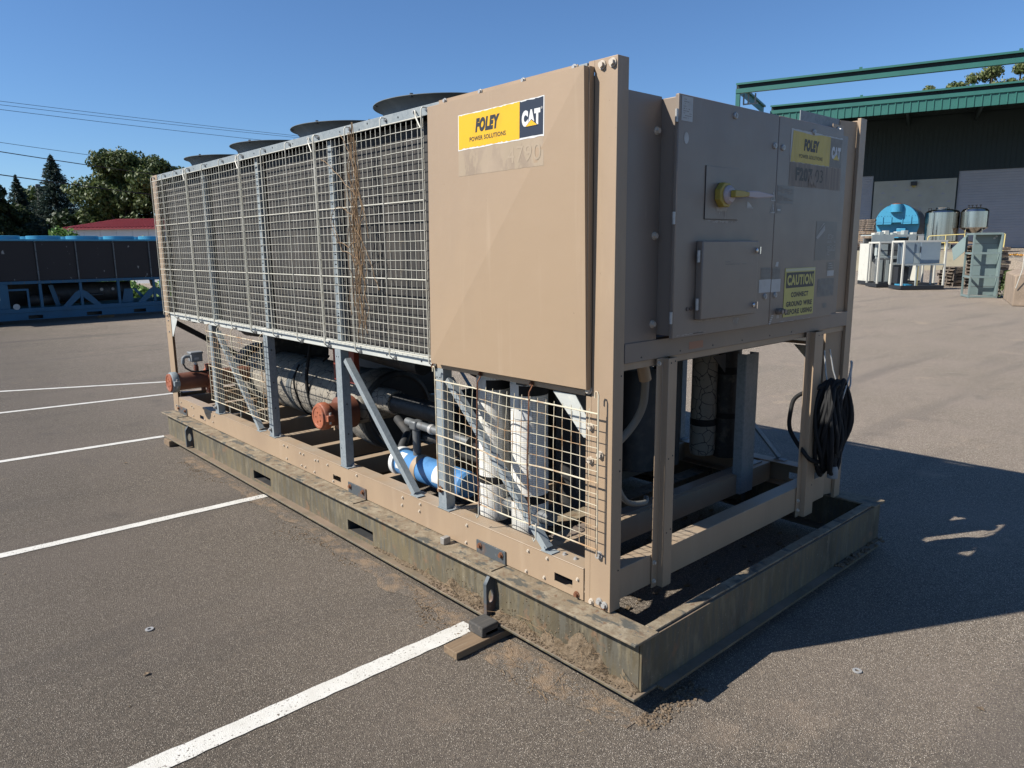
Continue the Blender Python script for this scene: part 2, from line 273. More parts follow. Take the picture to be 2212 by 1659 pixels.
def plate(ax, t0, t1, u0, u1, v0, v1, holes=()):
    """plate normal to ax between t0 and t1 with rectangular holes (ua,ub,va,vb)"""
    us = sorted({u0, u1, *[h[0] for h in holes], *[h[1] for h in holes]}); vs_ = sorted({v0, v1, *[h[2] for h in holes], *[h[3] for h in holes]})
    mb = MB(); cells = {}
    for i in range(len(us)-1):
        for j in range(len(vs_)-1):
            cu_, cv_ = (us[i]+us[i+1])/2, (vs_[j]+vs_[j+1])/2
            if not any(h[0] < cu_ < h[1] and h[2] < cv_ < h[3] for h in holes): cells[(i, j)] = 1
    def mk(u, v, t): return {'x': (t, u, v), 'y': (u, t, v), 'z': (u, v, t)}[ax]
    for (i, j) in cells:
        a, b, c, d = us[i], us[i+1], vs_[j], vs_[j+1]
        for t in (t0, t1): mb.add([mk(a, c, t), mk(b, c, t), mk(b, d, t), mk(a, d, t)], [(0, 1, 2, 3)])
        if (i-1, j) not in cells: mb.add([mk(a, c, t0), mk(a, d, t0), mk(a, d, t1), mk(a, c, t1)], [(0, 1, 2, 3)])
        if (i+1, j) not in cells: mb.add([mk(b, c, t0), mk(b, d, t0), mk(b, d, t1), mk(b, c, t1)], [(0, 1, 2, 3)])
        if (i, j-1) not in cells: mb.add([mk(a, c, t0), mk(b, c, t0), mk(b, c, t1), mk(a, c, t1)], [(0, 1, 2, 3)])
        if (i, j+1) not in cells: mb.add([mk(a, d, t0), mk(b, d, t0), mk(b, d, t1), mk(a, d, t1)], [(0, 1, 2, 3)])
    return mb

FR = {}
def props(o, label=None, cat=None, group=None, kind=None):
    if label: o['label'] = label
    if cat: o['category'] = cat
    if group: o['group'] = group
    if kind: o['kind'] = kind
    return o
def root(name, loc, rot=0, label=None, cat=None, group=None, local=False, kind=None):
    o = bpy.data.objects.new(name, None); COL.objects.link(o); o.location = loc; o.rotation_euler = (0, 0, rot); o.empty_display_size = .2
    mw = Matrix.Translation(Vector(loc)) @ Matrix.Rotation(rot, 4, 'Z')
    FR[o.name] = Matrix.Identity(4) if local else mw.inverted(); return props(o, label, cat, group, kind)
def mesh_of(mb, name, mat, smooth=True, angle=35):
    me = bpy.data.meshes.new(name); me.from_pydata([tuple(p) for p in mb.v], [], mb.f); me.update()
    bm = bmesh.new(); bm.from_mesh(me); bmesh.ops.remove_doubles(bm, verts=bm.verts, dist=1e-5); bmesh.ops.recalc_face_normals(bm, faces=bm.faces); bm.to_mesh(me); bm.free()
    me.materials.append(T[mat] if isinstance(mat, str) else mat)
    if smooth: me.shade_smooth(); me.set_sharp_from_angle(angle=R_(angle))
    return me
def obj(mb, name, mat, parent=None, bev=0, smooth=True, weld=True, angle=35, **kw):
    if parent is not None: fr = FR[parent.name]; loc = None
    else:
        lo = Vector((min(p.x for p in mb.v), min(p.y for p in mb.v), min(p.z for p in mb.v))); hi = Vector((max(p.x for p in mb.v), max(p.y for p in mb.v), max(p.z for p in mb.v)))
        loc = Vector(((lo.x+hi.x)/2, (lo.y+hi.y)/2, lo.z)); fr = Matrix.Translation(-loc)
    b2 = MB(); b2.v = [fr @ p for p in mb.v]; b2.f = mb.f
    if weld: me = mesh_of(b2, name, mat, smooth, angle)
    else:
        me = bpy.data.meshes.new(name); me.from_pydata([tuple(p) for p in b2.v], [], b2.f); me.update(); me.materials.append(T[mat] if isinstance(mat, str) else mat)
    o = bpy.data.objects.new(name, me); COL.objects.link(o)
    if parent is not None: o.parent = parent
    else: o.location = loc
    FR[o.name] = fr
    if bev:
        b = o.modifiers.new('bevel', 'BEVEL'); b.width = bev; b.segments = 2; b.limit_method = 'ANGLE'; b.angle_limit = R_(50)
    return props(o, **kw)
def inst(me, name, parent, loc, rot=(0, 0, 0), scale=None, world=True):
    o = bpy.data.objects.new(name, me); COL.objects.link(o); o.parent = parent
    o.location = (FR[parent.name] @ Vector(loc)) if world else loc; o.rotation_euler = rot
    if scale: o.scale = (scale,)*3 if not isinstance(scale, (tuple, list)) else scale
    FR[o.name] = FR[parent.name]; return o
def copy_tree(o, parent=None):
    c = o.copy(); COL.objects.link(c)
    if parent is not None: c.parent = parent
    for ch in list(o.children): copy_tree(ch, c)
    return c

# flat print: text fitted into a rectangle of a vertical plane
def text_mb(body, side, t, u0, u1, z0, z1, shear=0, bold=0, slant=(0, 0), squash=None):
    cu_ = bpy.data.curves.new('lettering', 'FONT'); cu_.body = body; cu_.size = 1; cu_.shear = shear; cu_.offset = bold; cu_.align_x = 'LEFT'; cu_.resolution_u = 4; cu_.space_character = 1.06+bold*1.6
    o = bpy.data.objects.new('lettering', cu_); COL.objects.link(o); dg = bpy.context.evaluated_depsgraph_get()
    me = bpy.data.meshes.new_from_object(o.evaluated_get(dg)); vs = [v.co.copy() for v in me.vertices]; fs = [tuple(p.vertices) for p in me.polygons]
    bpy.data.objects.remove(o); bpy.data.curves.remove(cu_); bpy.data.meshes.remove(me)
    x0, x1 = min(v.x for v in vs), max(v.x for v in vs); y0, y1 = min(v.y for v in vs), max(v.y for v in vs); mb = MB(); out = []
    for v in vs:
        a = (v.x-x0)/(x1-x0); b = (v.y-y0)/(y1-y0); u = u0+(u1-u0)*a; z = z0+(z1-z0)*b
        out.append((tx(t, u, z), u, z) if side == 'x' else (u, t, z))
    return mb.add(out, fs)
PY0, PY1, PZ0, PZ1, PX, PH = .118, 1.195, 1.295, 2.580, -.0302, .027
def fold(y, z): return PX-.0004-PH*(1-abs((PY1-y)/(PY1-PY0)-(z-PZ0)/(PZ1-PZ0)))     # side panel creased along one diagonal
def tx(t, u, z): return t(u, z) if callable(t) else t
def flat(side, t, pts): return MB().poly([(tx(t, u, z), u, z) if side == 'x' else (u, t, z) for u, z in pts])
def jag(u0, u1, z0, z1, bot=.006, topj=.003, n=26, seed=1):
    rg = random.Random(seed); P_ = []
    for i in range(n+1): P_.append((u0+(u1-u0)*i/n, z0+(rg.random()**2*bot if 0 < i < n else 0)))
    for i in range(n, -1, -1): P_.append((u0+(u1-u0)*i/n, z1-(rg.random()**2*topj if 0 < i < n else 0)))
    return P_
# ================================================================ ground and markings
g = MB(); 
n_ = 60
def gp(i): t = (i/n_*2-1); return math.copysign(abs(t)**3*600+abs(t)*6, t)
g.add([(gp(i)+3, gp(j)+3, 0) for j in range(n_+1) for i in range(n_+1)], [(j*(n_+1)+i, j*(n_+1)+i+1, (j+1)*(n_+1)+i+1, (j+1)*(n_+1)+i) for j in range(n_) for i in range(n_)])
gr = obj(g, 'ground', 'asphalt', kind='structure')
def line(a, b, w):
    a, b = Vector((*a, 0)), Vector((*b, 0)); d = (b-a).normalized(); s = Vector((-d.y, d.x, 0))*w/2; rg = random.Random(int(a.y*10)); n = int((b-a).length/.05)+2; L_ = []; R2 = []
    for i in range(n+1):
        p = a+(b-a)*i/n; L_.append(p+s*(1+rg.uniform(-.09, .05))); R2.append(p-s*(1+rg.uniform(-.09, .05)))
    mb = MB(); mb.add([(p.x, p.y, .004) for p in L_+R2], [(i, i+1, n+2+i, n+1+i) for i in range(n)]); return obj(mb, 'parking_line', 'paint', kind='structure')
line((-4.4, .80), (-.155, .787), .105)
line((-4.6, 3.60), (-.0, 3.445), .085)
line((-4.6, 6.26), (.0, 5.995), .085)
line((-4.9, 9.02), (6.5, 7.76), .085)
line((-5.1, 12.3), (6.5, 6.9+.5), .08) if False else line((-4.6, 12.0), (1.6, 9.13), .085)

# ================================================================ steel skid
sk = root('steel_skid', (1.12, 2.75, .06), 0, 'rusty olive steel base frame with fork pockets and lifting lugs under the tan chiller', 'steel skid')
HX = 1.12     # mirror plane of the machine
for side in (0, 1):
    holes = [(3.335, 3.655, .095, .166), (1.85, 2.16, .095, .166)]
    w_ = plate('x', -.067, -.057, -.215, 5.75, .075, .300, holes); f1 = MB().box(-.12, .036, -.237, 5.76, .300, .312); f2 = MB().box(-.125, .03, -.24, 5.74, .062, .075)
    # pockets go through as open steel tubes, lined black to hold their inner shade
    for a, b, c, d in holes:
        pk = MB().box(-.0565, .30, a-.007, a-.001, .0765, d+.006).box(-.0565, .30, b+.001, b+.007, .0765, d+.006).box(-.0565, .30, a-.0005, b+.0005, d+.0005, d+.006).box(-.0565, .30, a-.0005, b+.0005, c-.004, c-.0005)
        if side: pk.mirror_x(HX)
        obj(pk, 'fork_pocket', 'machine', sk)
    for mb, nm, mt in ((w_, 'beam_web', 'skid'), (f1, 'top_flange', 'skidtop'), (f2, 'bottom_flange', 'skid')):
        if side: mb.mirror_x(HX)
        obj(mb, nm, mt, sk, bev=.003 if nm != 'beam_web' else 0)
    for yc in (.70, 5.06):
        n = 20; out = [(-.125, .085), (-.125, .245), (-.095, .290), (-.046, .290), (-.046, .085)]
        # sample the outline and an oval hole by angle
        cx, cz = -.085, .175
        def rayhit(t):
            d = (math.cos(t), math.sin(t)); best = 9
            for i in range(len(out)):
                a, b = out[i], out[(i+1) % len(out)]; ex, ez = b[0]-a[0], b[1]-a[1]; den = d[0]*ez-d[1]*ex
                if abs(den) < 1e-9: continue
                s = ((a[0]-cx)*ez-(a[1]-cz)*ex)/den; u = ((a[0]-cx)*d[1]-(a[1]-cz)*d[0])/den
                if s > 0 and -1e-6 <= u <= 1+1e-6: best = min(best, s)
            return (cx+d[0]*best, cz+d[1]*best)
        ang = sorted([2*math.pi*i/36 for i in range(36)]+[math.atan2(p[1]-cz, p[0]-cx) % (2*math.pi) for p in out])
        mb = MB().ring([rayhit(t) for t in ang], [(cx-.008+.017*math.cos(t), cz+.038*math.sin(t)) for t in ang], 'y', yc-.011, yc+.011)
        if side: mb.mirror_x(HX)
        obj(mb, 'lifting_lug', 'darksteel', sk)
for y0, sgn in ((-.228, -1), (5.735, 1)):
    a, b = sorted((y0, y0-sgn*.010)); obj(MB().box(-.066, 2.306, a, b, .0755, .2995), 'beam_web', 'skid', sk)
    a, b = sorted((y0-sgn*.0105, y0-sgn*.065)); obj(MB().box(.037, 2.203, a, b, .3005, .3125), 'top_flange', 'skidtop', sk, bev=.003)
    a, b = sorted((y0+sgn*.048, y0-sgn*.05)); obj(MB().box(-.10, 2.34, a, b, .0765-.014, .0745), 'bottom_flange', 'skid', sk) if False else obj(MB().box(.031, 2.209, a, b, .0622, .0748), 'bottom_flange', 'skid', sk)
for yy in (.95, 2.6, 4.1, 5.2): obj(MB().box(-.034, 2.274, yy, yy+.01, .09, .29).box(.037, 2.203, yy-.05, yy+.06, .2905, .2995), 'cross_beam', 'skidtop', sk)
lf = MB().box(-.128+.02, -.098, .2, .2, 0, 0) if False else None
cl = MB().box(-.075, -.028, 1.10, 1.135, .3125, .352); obj(cl, 'clamp_block', 'clampgrey', sk, bev=.004)


# ================================================================ dried mud on and under the skid
def lumps(name, spots, mat, seed, **kw):
    rg = random.Random(seed); mb = MB()
    ico = bmesh.new(); bmesh.ops.create_icosphere(ico, subdivisions=1, radius=1); iv = [v.co.copy() for v in ico.verts]; fi = [tuple(v.index for v in f.verts) for f in ico.faces]; ico.free()
    for (x, y, z, sx, sy, sz) in spots:
        k = [rg.uniform(.65, 1.25) for _ in iv]; r = rg.uniform(0, 6.3); c, s = math.cos(r), math.sin(r)
        mb.add([(x+(v.x*c-v.y*s)*sx*q_, y+(v.x*s+v.y*c)*sy*q_, z+v.z*sz*q_) for v, q_ in zip(iv, k)], fi)
    return obj(mb, name, mat, smooth=False, weld=False, **kw)
from mathutils import noise as mnoise
def mud_mass(y0, y1, h, w, seed):
    """heaped mud in the corner between the beam web and its lower flange"""
    n = int((y1-y0)/.006); ns = 16; mb = MB(); vs = []
    for i in range(n+1):
        y = y0+(y1-y0)*i/n; e = min(1, (i/n)*5, (1-i/n)*5)**.6; q = .55+.75*mnoise.fractal((y*6, seed, 0), 1, 2, 3)+.2; hh = max(.004, h*e*q); ww = min(.078, max(.006, w*e*(.7+.5*mnoise.noise((y*7, seed+5, 0)))))
        for k in range(ns+1):
            a = k/ns*math.pi/2; x = -.0665-ww*.75*math.sin(a)**1.1; z = .0748+hh*math.cos(a)**1.2
            d = .010*mnoise.fractal((x*55, y*55, z*55), 1, 2, 4)+.006*mnoise.noise((x*160, y*160, z*160)); d *= min(1, math.sin(a*2)*1.6+.15)*min(1, e*2)
            vs.append((x-d*math.sin(a)-abs(d)*.3, y+d*.3, max(.0752, z+d*math.cos(a)) if k < ns else .0748))
    return mb.add(vs, [(i*(ns+1)+k, i*(ns+1)+k+1, (i+1)*(ns+1)+k+1, (i+1)*(ns+1)+k) for i in range(n) for k in range(ns)])
mm = mud_mass(-.06, .36, .105, .070, 1); m2 = mud_mass(.36, .72, .045, .04, 2); m3 = mud_mass(.755, 1.12, .075, .045, 3); m4 = mud_mass(1.1, 1.85, .022, .03, 4); m5 = mud_mass(-.225, -.05, .03, .05, 5)
for nm_, q_, lb_ in (('mud_clump', mm, 'largest clump of dried tan mud caked on the near lower flange of the skid'), ('mud_clump', m2, 'low mud clump between the near lifting lug and the big mud clump'), ('mud_clump', m3, 'mud clump left of the near lifting lug on the skid web'), ('mud_clump', m4, 'thin mud line along the lower flange near the right fork pocket'), ('mud_clump', m5, 'small mud clump at the very corner of the skid flange')): obj(q_, nm_, 'mud', angle=80, label=lb_, cat='mud')
rg = random.Random(3); sp = []
for _ in range(700):
    y = rg.uniform(-.22, 1.2); z = .077; r = rg.uniform(.002, .0055); sp.append((-.07-rg.random()*.05, y, z, r, r*1.2, r*.9))
for _ in range(260):
    y = rg.uniform(-.05, 1.1); z = .08+rg.random()**2*.16; r = rg.uniform(.0015, .004); sp.append((-.0680, y, z, r, r*1.2, r*.9))
lumps('mud_crumbs', sp, 'mud', 1, kind='stuff', label='small crumbs of dried mud along the lower flange of the skid', cat='mud')
sp = []
for _ in range(5200):
    y = rg.uniform(-.30, 4.9); w = .10+.06*math.sin(y*3.1)+.05*math.sin(y*7.7); 
    if y > 1.5 and rg.random() < .55+.3*math.sin(y*5): continue
    x = -.12-rg.random()**1.6*max(.03, w)*1.2; r = rg.uniform(.0018, .0065)
    sp.append((x, y, r*.3, r, r*1.3, r*.6))
for _ in range(350):
    x = rg.uniform(-.15, .25); r = rg.uniform(.003, .010); sp.append((x, -.26-rg.random()**2*.10, r*.3, r, r, r*.6))
lumps('loose_soil', sp, 'soil', 2, kind='stuff', label='crumbled brown soil on the asphalt along the skid edge', cat='soil')
# thin spread of dust under the crumbs
def patch(name, pts, mat, z, **kw):
    return obj(MB().poly([(x, y, z) for x, y in pts]), name, mat, **kw)
rg = random.Random(9)
pts = [(-.10, -.27)]
for i in range(61):
    y = -.27+i*.088; pts.append((-.135-.075*(1+math.sin(y*4.3)*.5)*(1.35 if y < 1.5 else .5)-rg.random()*.04, y))
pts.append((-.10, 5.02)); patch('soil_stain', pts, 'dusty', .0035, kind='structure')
sp = [(rg.uniform(-.05, .55)+1.75, -.255+rg.uniform(-.02, .03), .080, rg.uniform(.006, .016), rg.uniform(.006, .014), .009) for _ in range(46)]
lumps('gravel_crumbs', sp, 'mud', 5, kind='stuff', label='stones and grit lying on the end flange of the steel skid', cat='grit')
sp = []
for _ in range(150):
    x, y = rg.uniform(.1, 2.2), rg.uniform(-.1, .9); r = rg.uniform(.006, .022); sp.append((x, y, r*.4, r, r*.8, r*.5))
lumps('rubble', sp, 'mud', 6, kind='stuff', label='scattered grit on the shaded asphalt inside the skid', cat='grit')
sp = []
for _ in range(420):
    x, y = rg.uniform(-3.5, 4.5), rg.uniform(-1.6, 9); r = rg.uniform(.0025, .006); sp.append((x, y, r*.4, r, r*.8, r*.5))
lumps('pebbles', sp, 'mud', 8, kind='stuff', label='tiny pale pebbles scattered over the asphalt', cat='pebbles')
rg = random.Random(31); stw = MB()
for _ in range(90):
    y = rg.uniform(-.18, 1.3); x = -.14-rg.random()**2*.25 if rg.random() < .6 else rg.uniform(-.11, -.06); z = .004 if x < -.13 else .10+rg.random()*.05; a = rg.uniform(0, 3.1); l_ = rg.uniform(.015, .05); b = rg.uniform(-.3, .3)
    stw.tube([(x-math.cos(a)*l_, y-math.sin(a)*l_, z), (x+rg.uniform(-.006, .006), y+rg.uniform(-.006, .006), z+.006), (x+math.cos(a)*l_, y+math.sin(a)*l_, z+abs(b)*.02)], .0009, 4)
obj(stw, 'straw', 'vine', smooth=False, weld=False, kind='stuff', label='thin dry grass straws lying in the soil beside the skid', cat='straw')
me_ring = mesh_of(MB().lathe([(.010, 0), (.020, 0), (.020, .005), (.010, .005), (.010, 0)], (0, 0, 0), (0, 0, 1), 20, False), 'washer', 'dullmetal')
for (x, y, lb) in ((-1.37, 1.87, 'zinc washer lying on the asphalt left of the near timber block'), (.86, -.72, 'small shiny ring lying on the sunlit asphalt in front of the shadow')):
    o = bpy.data.objects.new('washer', me_ring); COL.objects.link(o); o.location = (x, y, .002); props(o, lb, 'washer')
me_leaf = mesh_of(MB().add([(0, -.02, 0), (.012, 0, .006), (0, .02, .002), (-.012, 0, .008)], [(0, 1, 2, 3)]), 'dry_leaf', 'soil')
for (x, y, lb) in ((5.6, 3.8, 'small dark dry leaf on the sunlit yard seen through the frame'), (-.62, 5.2, 'brown dry leaf between the parking lines'), (-1.5, 1.45, 'brown dry leaf near the lower left of the picture'), (.95, -1.18, 'dark dry leaf near the lower right corner')):
    o = bpy.data.objects.new('dry_leaf', me_leaf); COL.objects.link(o); o.location = (x, y, .003); o.rotation_euler = (0, 0, x*3); props(o, lb, 'leaf')

# timber under the skid
obj(MB().box(-.405, .30, .575, .675, .004, .04), 'timber_plank', 'wood', bev=.003, label='short weathered plank sticking out from under the near lifting lug', cat='timber')
tb = MB().box(-.215, .28, .60, .70, .0405, .0615); tb.v = [p+Vector((0, 0, 0)) for p in tb.v]; obj(MB().box(-.21, .28, .592, .705, .0405, .0620), 'timber_block', 'woodblack', label='blackened timber block on the plank under the near lifting lug', cat='timber')
obj(MB().box(-.235, -.13, .592, .70, .0405, .095), 'timber_block', 'woodblack', bev=.006, label='charred cracked timber end beside the near lifting lug', cat='timber')
obj(MB().box(-.15, .35, 5.50, 5.66, .004, .0615), 'timber_block', 'wood', bev=.003, label='dark timber block under the far corner of the skid', cat='timber')
obj(MB().box(1.95, 2.33, .5, .62, .004, .0615), 'timber_block', 'wood', bev=.003, label='timber block under the right hand beam of the skid', cat='timber')
obj(MB().box(1.95, 2.33, 5.0, 5.12, .004, .0615), 'timber_block', 'wood', bev=.003, label='timber block under the far right beam of the skid', cat='timber')

# ================================================================ the chiller
ch = root('air_cooled_chiller', (1.12, 2.865, .315), 0, 'large tan air cooled chiller with wire guards on a steel skid in the middle', 'chiller')
me_bolt = mesh_of(MB().cyl((0, 0, 0), (0, 0, .004), .014, 16).cyl((0, 0, .0041), (0, 0, .013), .0095, 6), 'bolt', 'dullmetal')
me_rbolt = me_bolt.copy(); me_rbolt.materials[0] = T['rust']; me_tbolt = me_bolt.copy(); me_tbolt.materials[0] = T['boltpale']
me_hole = mesh_of(MB().cyl((0, 0, -.001), (0, 0, .0008), .004, 10), 'bolt_hole', 'ink')
SX, SY = (0, -math.pi/2, 0), (math.pi/2, 0, 0)       # face -x / face -y
def bolt(x, y, z, rot=SX, me=None, sc=1.0, p=ch, nm='bolt'): return inst(me or me_bolt, nm, p, (x, y, z), rot, sc)
def hole(x, y, z, rot=SX, sc=1.0): return inst(me_hole, 'bolt_hole', ch, (x, y, z), rot, sc)

def Lpost(x0, y0, fy, fx, z0, z1, sy=1, sx=1, t=.004):
    """corner post, outer corner at x0,y0; face widths fy along y, fx along x"""
    r = .006; return MB().prism([(x0, y0), (x0+sx*fx, y0), (x0+sx*fx, y0+sy*t), (x0+sx*t, y0+sy*t), (x0+sx*t, y0+sy*fy), (x0, y0+sy*fy)], 'z', z0, z1)
YF = 5.73
def corner(x0, y0, sx, sy):
    mb = Lpost(x0, y0, .117, .068, .317, 2.603, sy, sx); o = obj(mb, 'corner_post', 'tan', ch, bev=.004)
    a, b = sorted((y0+sy*.1172, y0+sy*.147)); xa, xb = sorted((x0, x0+sx*.004))
    obj(MB().box(xa, xb, a, b, .317, 1.262), 'post_flange', 'tan', ch); obj(MB().box(xa, xb, a, b, 2.56, 2.603), 'post_flange', 'tan', ch)
    c, d = sorted((x0+sx*.0045, x0+sx*.06)); e, f = sorted((y0+sy*.0045, y0+sy*.11))
    obj(MB().box(c, d, e, f, 2.597, 2.6015), 'post_cap', 'tan', ch)
corner(0, 0, 1, 1); corner(0, YF, 1, -1); corner(2.24, YF, -1, -1)
# right near post is wider on the end face
obj(MB().prism([(2.24, 0), (2.24, .12), (2.236, .12), (2.236, .004), (2.165, .004), (2.165, .02), (2.161, .02), (2.161, 0)], 'z', .317, 2.60), 'corner_post', 'tan', ch, bev=.003)
obj(MB().prism([(2.02, .055), (2.160, .0205), (2.160, .0245), (2.024, .0588), (2.024, .12), (2.02, .12)], 'z', .345, 2.58), 'post_web', 'tan', ch)
obj(MB().box(2.0205, 2.235, .121, .125, 1.42, 2.58), 'post_back', 'tan', ch)

GP = [1.244, 2.337, 3.446, 4.579]         # side posts, far (left) edge of each
for side in (0, 1):
    def put(mb, nm, mt, **k):
        if side: mb.mirror_x(HX)
        return obj(mb, nm, mt, ch, **k)
    # top rail, lower rail, base rail
    put(MB().prism([(0, 2.551), (0, 2.601), (.08, 2.601), (.08, 2.597), (.004, 2.597), (.004, 2.551)], 'y', .156, 5.57), 'top_rail', 'galv', bev=.003)
    put(MB().prism([(.001, 1.262), (.001, 1.311), (.060, 1.311), (.060, 1.307), (.005, 1.307), (.005, 1.262)], 'y', 1.246, 5.572), 'lower_rail', 'galvold', bev=.002)
    put(MB().box(-.004, .0005, 1.246, 5.57, 1.297, 1.3095), 'rail_lip', 'galvold')
    put(MB().prism([(.002, 1.262), (.002, 1.286), (.06, 1.286), (.06, 1.282), (.006, 1.282), (.006, 1.262)], 'y', .156, 1.243), 'lower_rail', 'tan', bev=.002)
    b_ = plate('x', .001, .006, .156, 5.573, .319, .467, [(.223, .339, .352, .394), (2.348, 2.454, .353, .389), (4.90, 5.0, .352, .386)])
    put(b_, 'base_rail', 'tan'); put(MB().box(.001, .10, .156, 5.573, .4673, .4722), 'base_rail_flange', 'tan', bev=.002); put(MB().box(.007, .09, .156, 5.573, .3185, .3235), 'base_rail_foot', 'tan')
    for c in GP:
        w = .074; z0, z1 = .4745, 1.2618
        put(MB().prism([(.003, c), (.003, c-w), (.062, c-w), (.062, c-w+.02), (.058, c-w+.02), (.058, c-w+.004), (.007, c-w+.004), (.007, c)], 'z', z0+.004, z1), 'side_post', 'galv', bev=.003)
        put(MB().box(-.002, .075, c-w-.028, c+.004, z0-.0018, z0+.0038), 'post_foot', 'galv')
        if not side:
            bolt(.05, c-w-.015, z0+.0038, (0, 0, 0)); hole(.0025, c-.02, z1-.05); hole(.0025, c-.045, z1-.05); hole(.0025, c-.02, .6); hole(.03, c-w-.0006, 1.15, SY, 1.5); hole(.03, c-w-.0006, .9, SY, 1.3); hole(.03, c-w-.0006, .7, SY, 1.3)
    for (ya, za), (yb, zb) in (((4.425, 1.214), (3.66, .487)), ((2.221, 1.206), (1.49, .492)), ((1.145, 1.214), (.40, .490))):
        d = Vector((0, yb-ya, zb-za)).normalized(); n = Vector((0, -d.z, d.y)); n = n if n.y > 0 else -n
        pa, pb = Vector((.012, ya, za)), Vector((.012, yb, zb)); w = .031
        mb = MB().bar(pa+n*w/2, pb+n*w/2, w, .004, (1, 0, 0)) if False else MB()
        vs = [(.010, *(pa+n*w)[1:]), (.010, *pa[1:]), (.010, *pb[1:]), (.010, *(pb+n*w)[1:]), (.014, *(pa+n*w)[1:]), (.014, *pa[1:]), (.014, *pb[1:]), (.014, *(pb+n*w)[1:])]
        mb.add(vs, [(0, 1, 2, 3), (7, 6, 5, 4), (0, 4, 5, 1), (1, 5, 6, 2), (2, 6, 7, 3), (3, 7, 4, 0)])
        a2, b2 = pa-n*.004, pb-n*.004; vs = []
        for x in (.010, .050):
            for p in (pa, pa-n*.004, pb-n*.004, pb): vs.append((x, p.y, p.z))
        mb2 = MB().add(vs, [(0, 1, 2, 3), (7, 6, 5, 4), (0, 4, 5, 1), (1, 5, 6, 2), (2, 6, 7, 3), (3, 7, 4, 0)])
        put(mb, 'brace', 'galv'); put(mb2, 'brace_flange', 'galv')
        put(MB().box(-.001, .052, yb-.045, yb+.03, zb-.0165, zb-.0122), 'brace_foot', 'galv')
    # gussets
    put(MB().prism([(5.572, 1.2615), (5.385, 1.2615), (5.555, 1.078), (5.572, 1.078)], 'x', .0015, .0055), 'gusset', 'galvold')
    put(MB().prism([(.356, 1.2555), (.22, 1.2555), (.156, 1.175), (.156, 1.075), (.17, 1.075)], 'x', .009, .013), 'gusset', 'galvold')
    # hold-down angles on the skid
    for ya, yb in ((.678, .906), (2.019, 2.239), (5.345, 5.594)):
        put(MB().box(-.007, 0, ya, yb, .3185, .388), 'mounting_bracket', 'darksteel', bev=.001); put(MB().box(-.10, -.0005, ya, yb, .3128, .3180), 'bracket_foot', 'skidtop')
        if not side:
            for q_ in (.03, yb-ya-.03): bolt(-.007, ya+q_, .362, SX, me_rbolt, 1.15)
    # condenser coils, one per bay, with slotted strips between
    ys = [1.20, 2.285, 3.39, 4.475, 5.60]
    for i in range(4): put(MB().box(.075, .20, ys[i]+.03, ys[i+1]-.03, 1.312, 2.546), 'condenser_coil', 'coil')
    for yc in (2.311, 3.412, 4.50): 
        put(plate('x', .030, .034, yc-.024, yc+.024, 1.312, 2.548, [(yc-.012, yc+.012, 1.36+k*.062, 1.368+k*.062) for k in range(19)]+[(yc-.008, yc+.010, 1.45, 1.475), (yc-.008, yc+.010, 2.05, 2.075)]), 'slotted_strip', 'galv')
        put(MB().box(.0345, .09, yc-.029, yc-.025, 1.312, 2.548), 'strip_web', 'galv')
        put(MB().box(.060, .072, yc-.055, yc+.055, 1.312, 2.548), 'coil_baffle', 'machine')
    put(MB().box(.22, .225, 1.22, 5.57, 1.312, 2.58), 'inner_baffle', 'machine'); put(MB().box(.22, .225, .16, 1.215, 1.312, 2.40), 'inner_baffle', 'machine')
    # tan side panel over the first bay, cross broken
    y0, y1, z0, z1 = .118, 1.195, 1.295, 2.580; x = -.030
    put(MB().box(x+.0005, x+.031, y0, y1, z0, z1), 'side_panel', 'tanpanel', bev=.0025)
    cx_ = MB().add([(fold(a, b), a, b) for a, b in ((y0+.003, z0+.003), (y1-.003, z0+.003), (y1-.003, z1-.003), (y0+.003, z1-.003))]+[(x+.0004, a, b) for a, b in ((y0+.003, z0+.003), (y1-.003, z0+.003), (y1-.003, z1-.003), (y0+.003, z1-.003))], [(0, 1, 3), (1, 2, 3), (0, 1, 5, 4), (1, 2, 6, 5), (2, 3, 7, 6), (3, 0, 4, 7)])
    put(cx_, 'panel_face', 'tanpanel', smooth=False)
    put(MB().box(-.0025, -.0003, .203, 1.133, 2.5865, 2.6040), 'panel_trim', 'tan')
    put(MB().box(.030, .20, .160, 1.225, 1.312, 2.45), 'blank_panel', 'machine'); put(MB().box(.010, .029, .119, .30, 1.312, 2.549), 'dark_gap_backing', 'machine')  # last strip added as dark backing so the gap beside the post reads black
    for q_ in (0, 1):
        yb_ = (.14, 1.235)[q_]; 
# decks
obj(MB().box(.083, 2.157, 1.22, 5.60, 2.588, 2.594), 'top_deck', 'machine', ch)  # deck coloured dark to keep bounced light off the fan shrouds
obj(MB().box(.0815, 2.1585, .30, 5.56, 1.297, 1.3065), 'drip_tray', 'machine', ch)
for yy in (.60, 1.78, 2.9, 4.0, 5.1): obj(MB().box(.062, 2.178, yy, yy+.06, 1.2365, 1.2965), 'tray_beam', 'machine', ch)
obj(MB().box(.0815, .17, .156, .298, 1.287, 1.2965), 'tray_lip', 'machine', ch)
# base cross beams
for yy in (.46, 1.14, 1.95, 2.42, 2.92, 3.40, 3.92, 4.45, 5.02, 5.62): obj(MB().box(.101, 2.139, yy-.035, yy+.035, .4625, .4670).box(.101, 2.139, yy-.035, yy-.031, .34, .4620), 'cross_member', 'tan', ch)
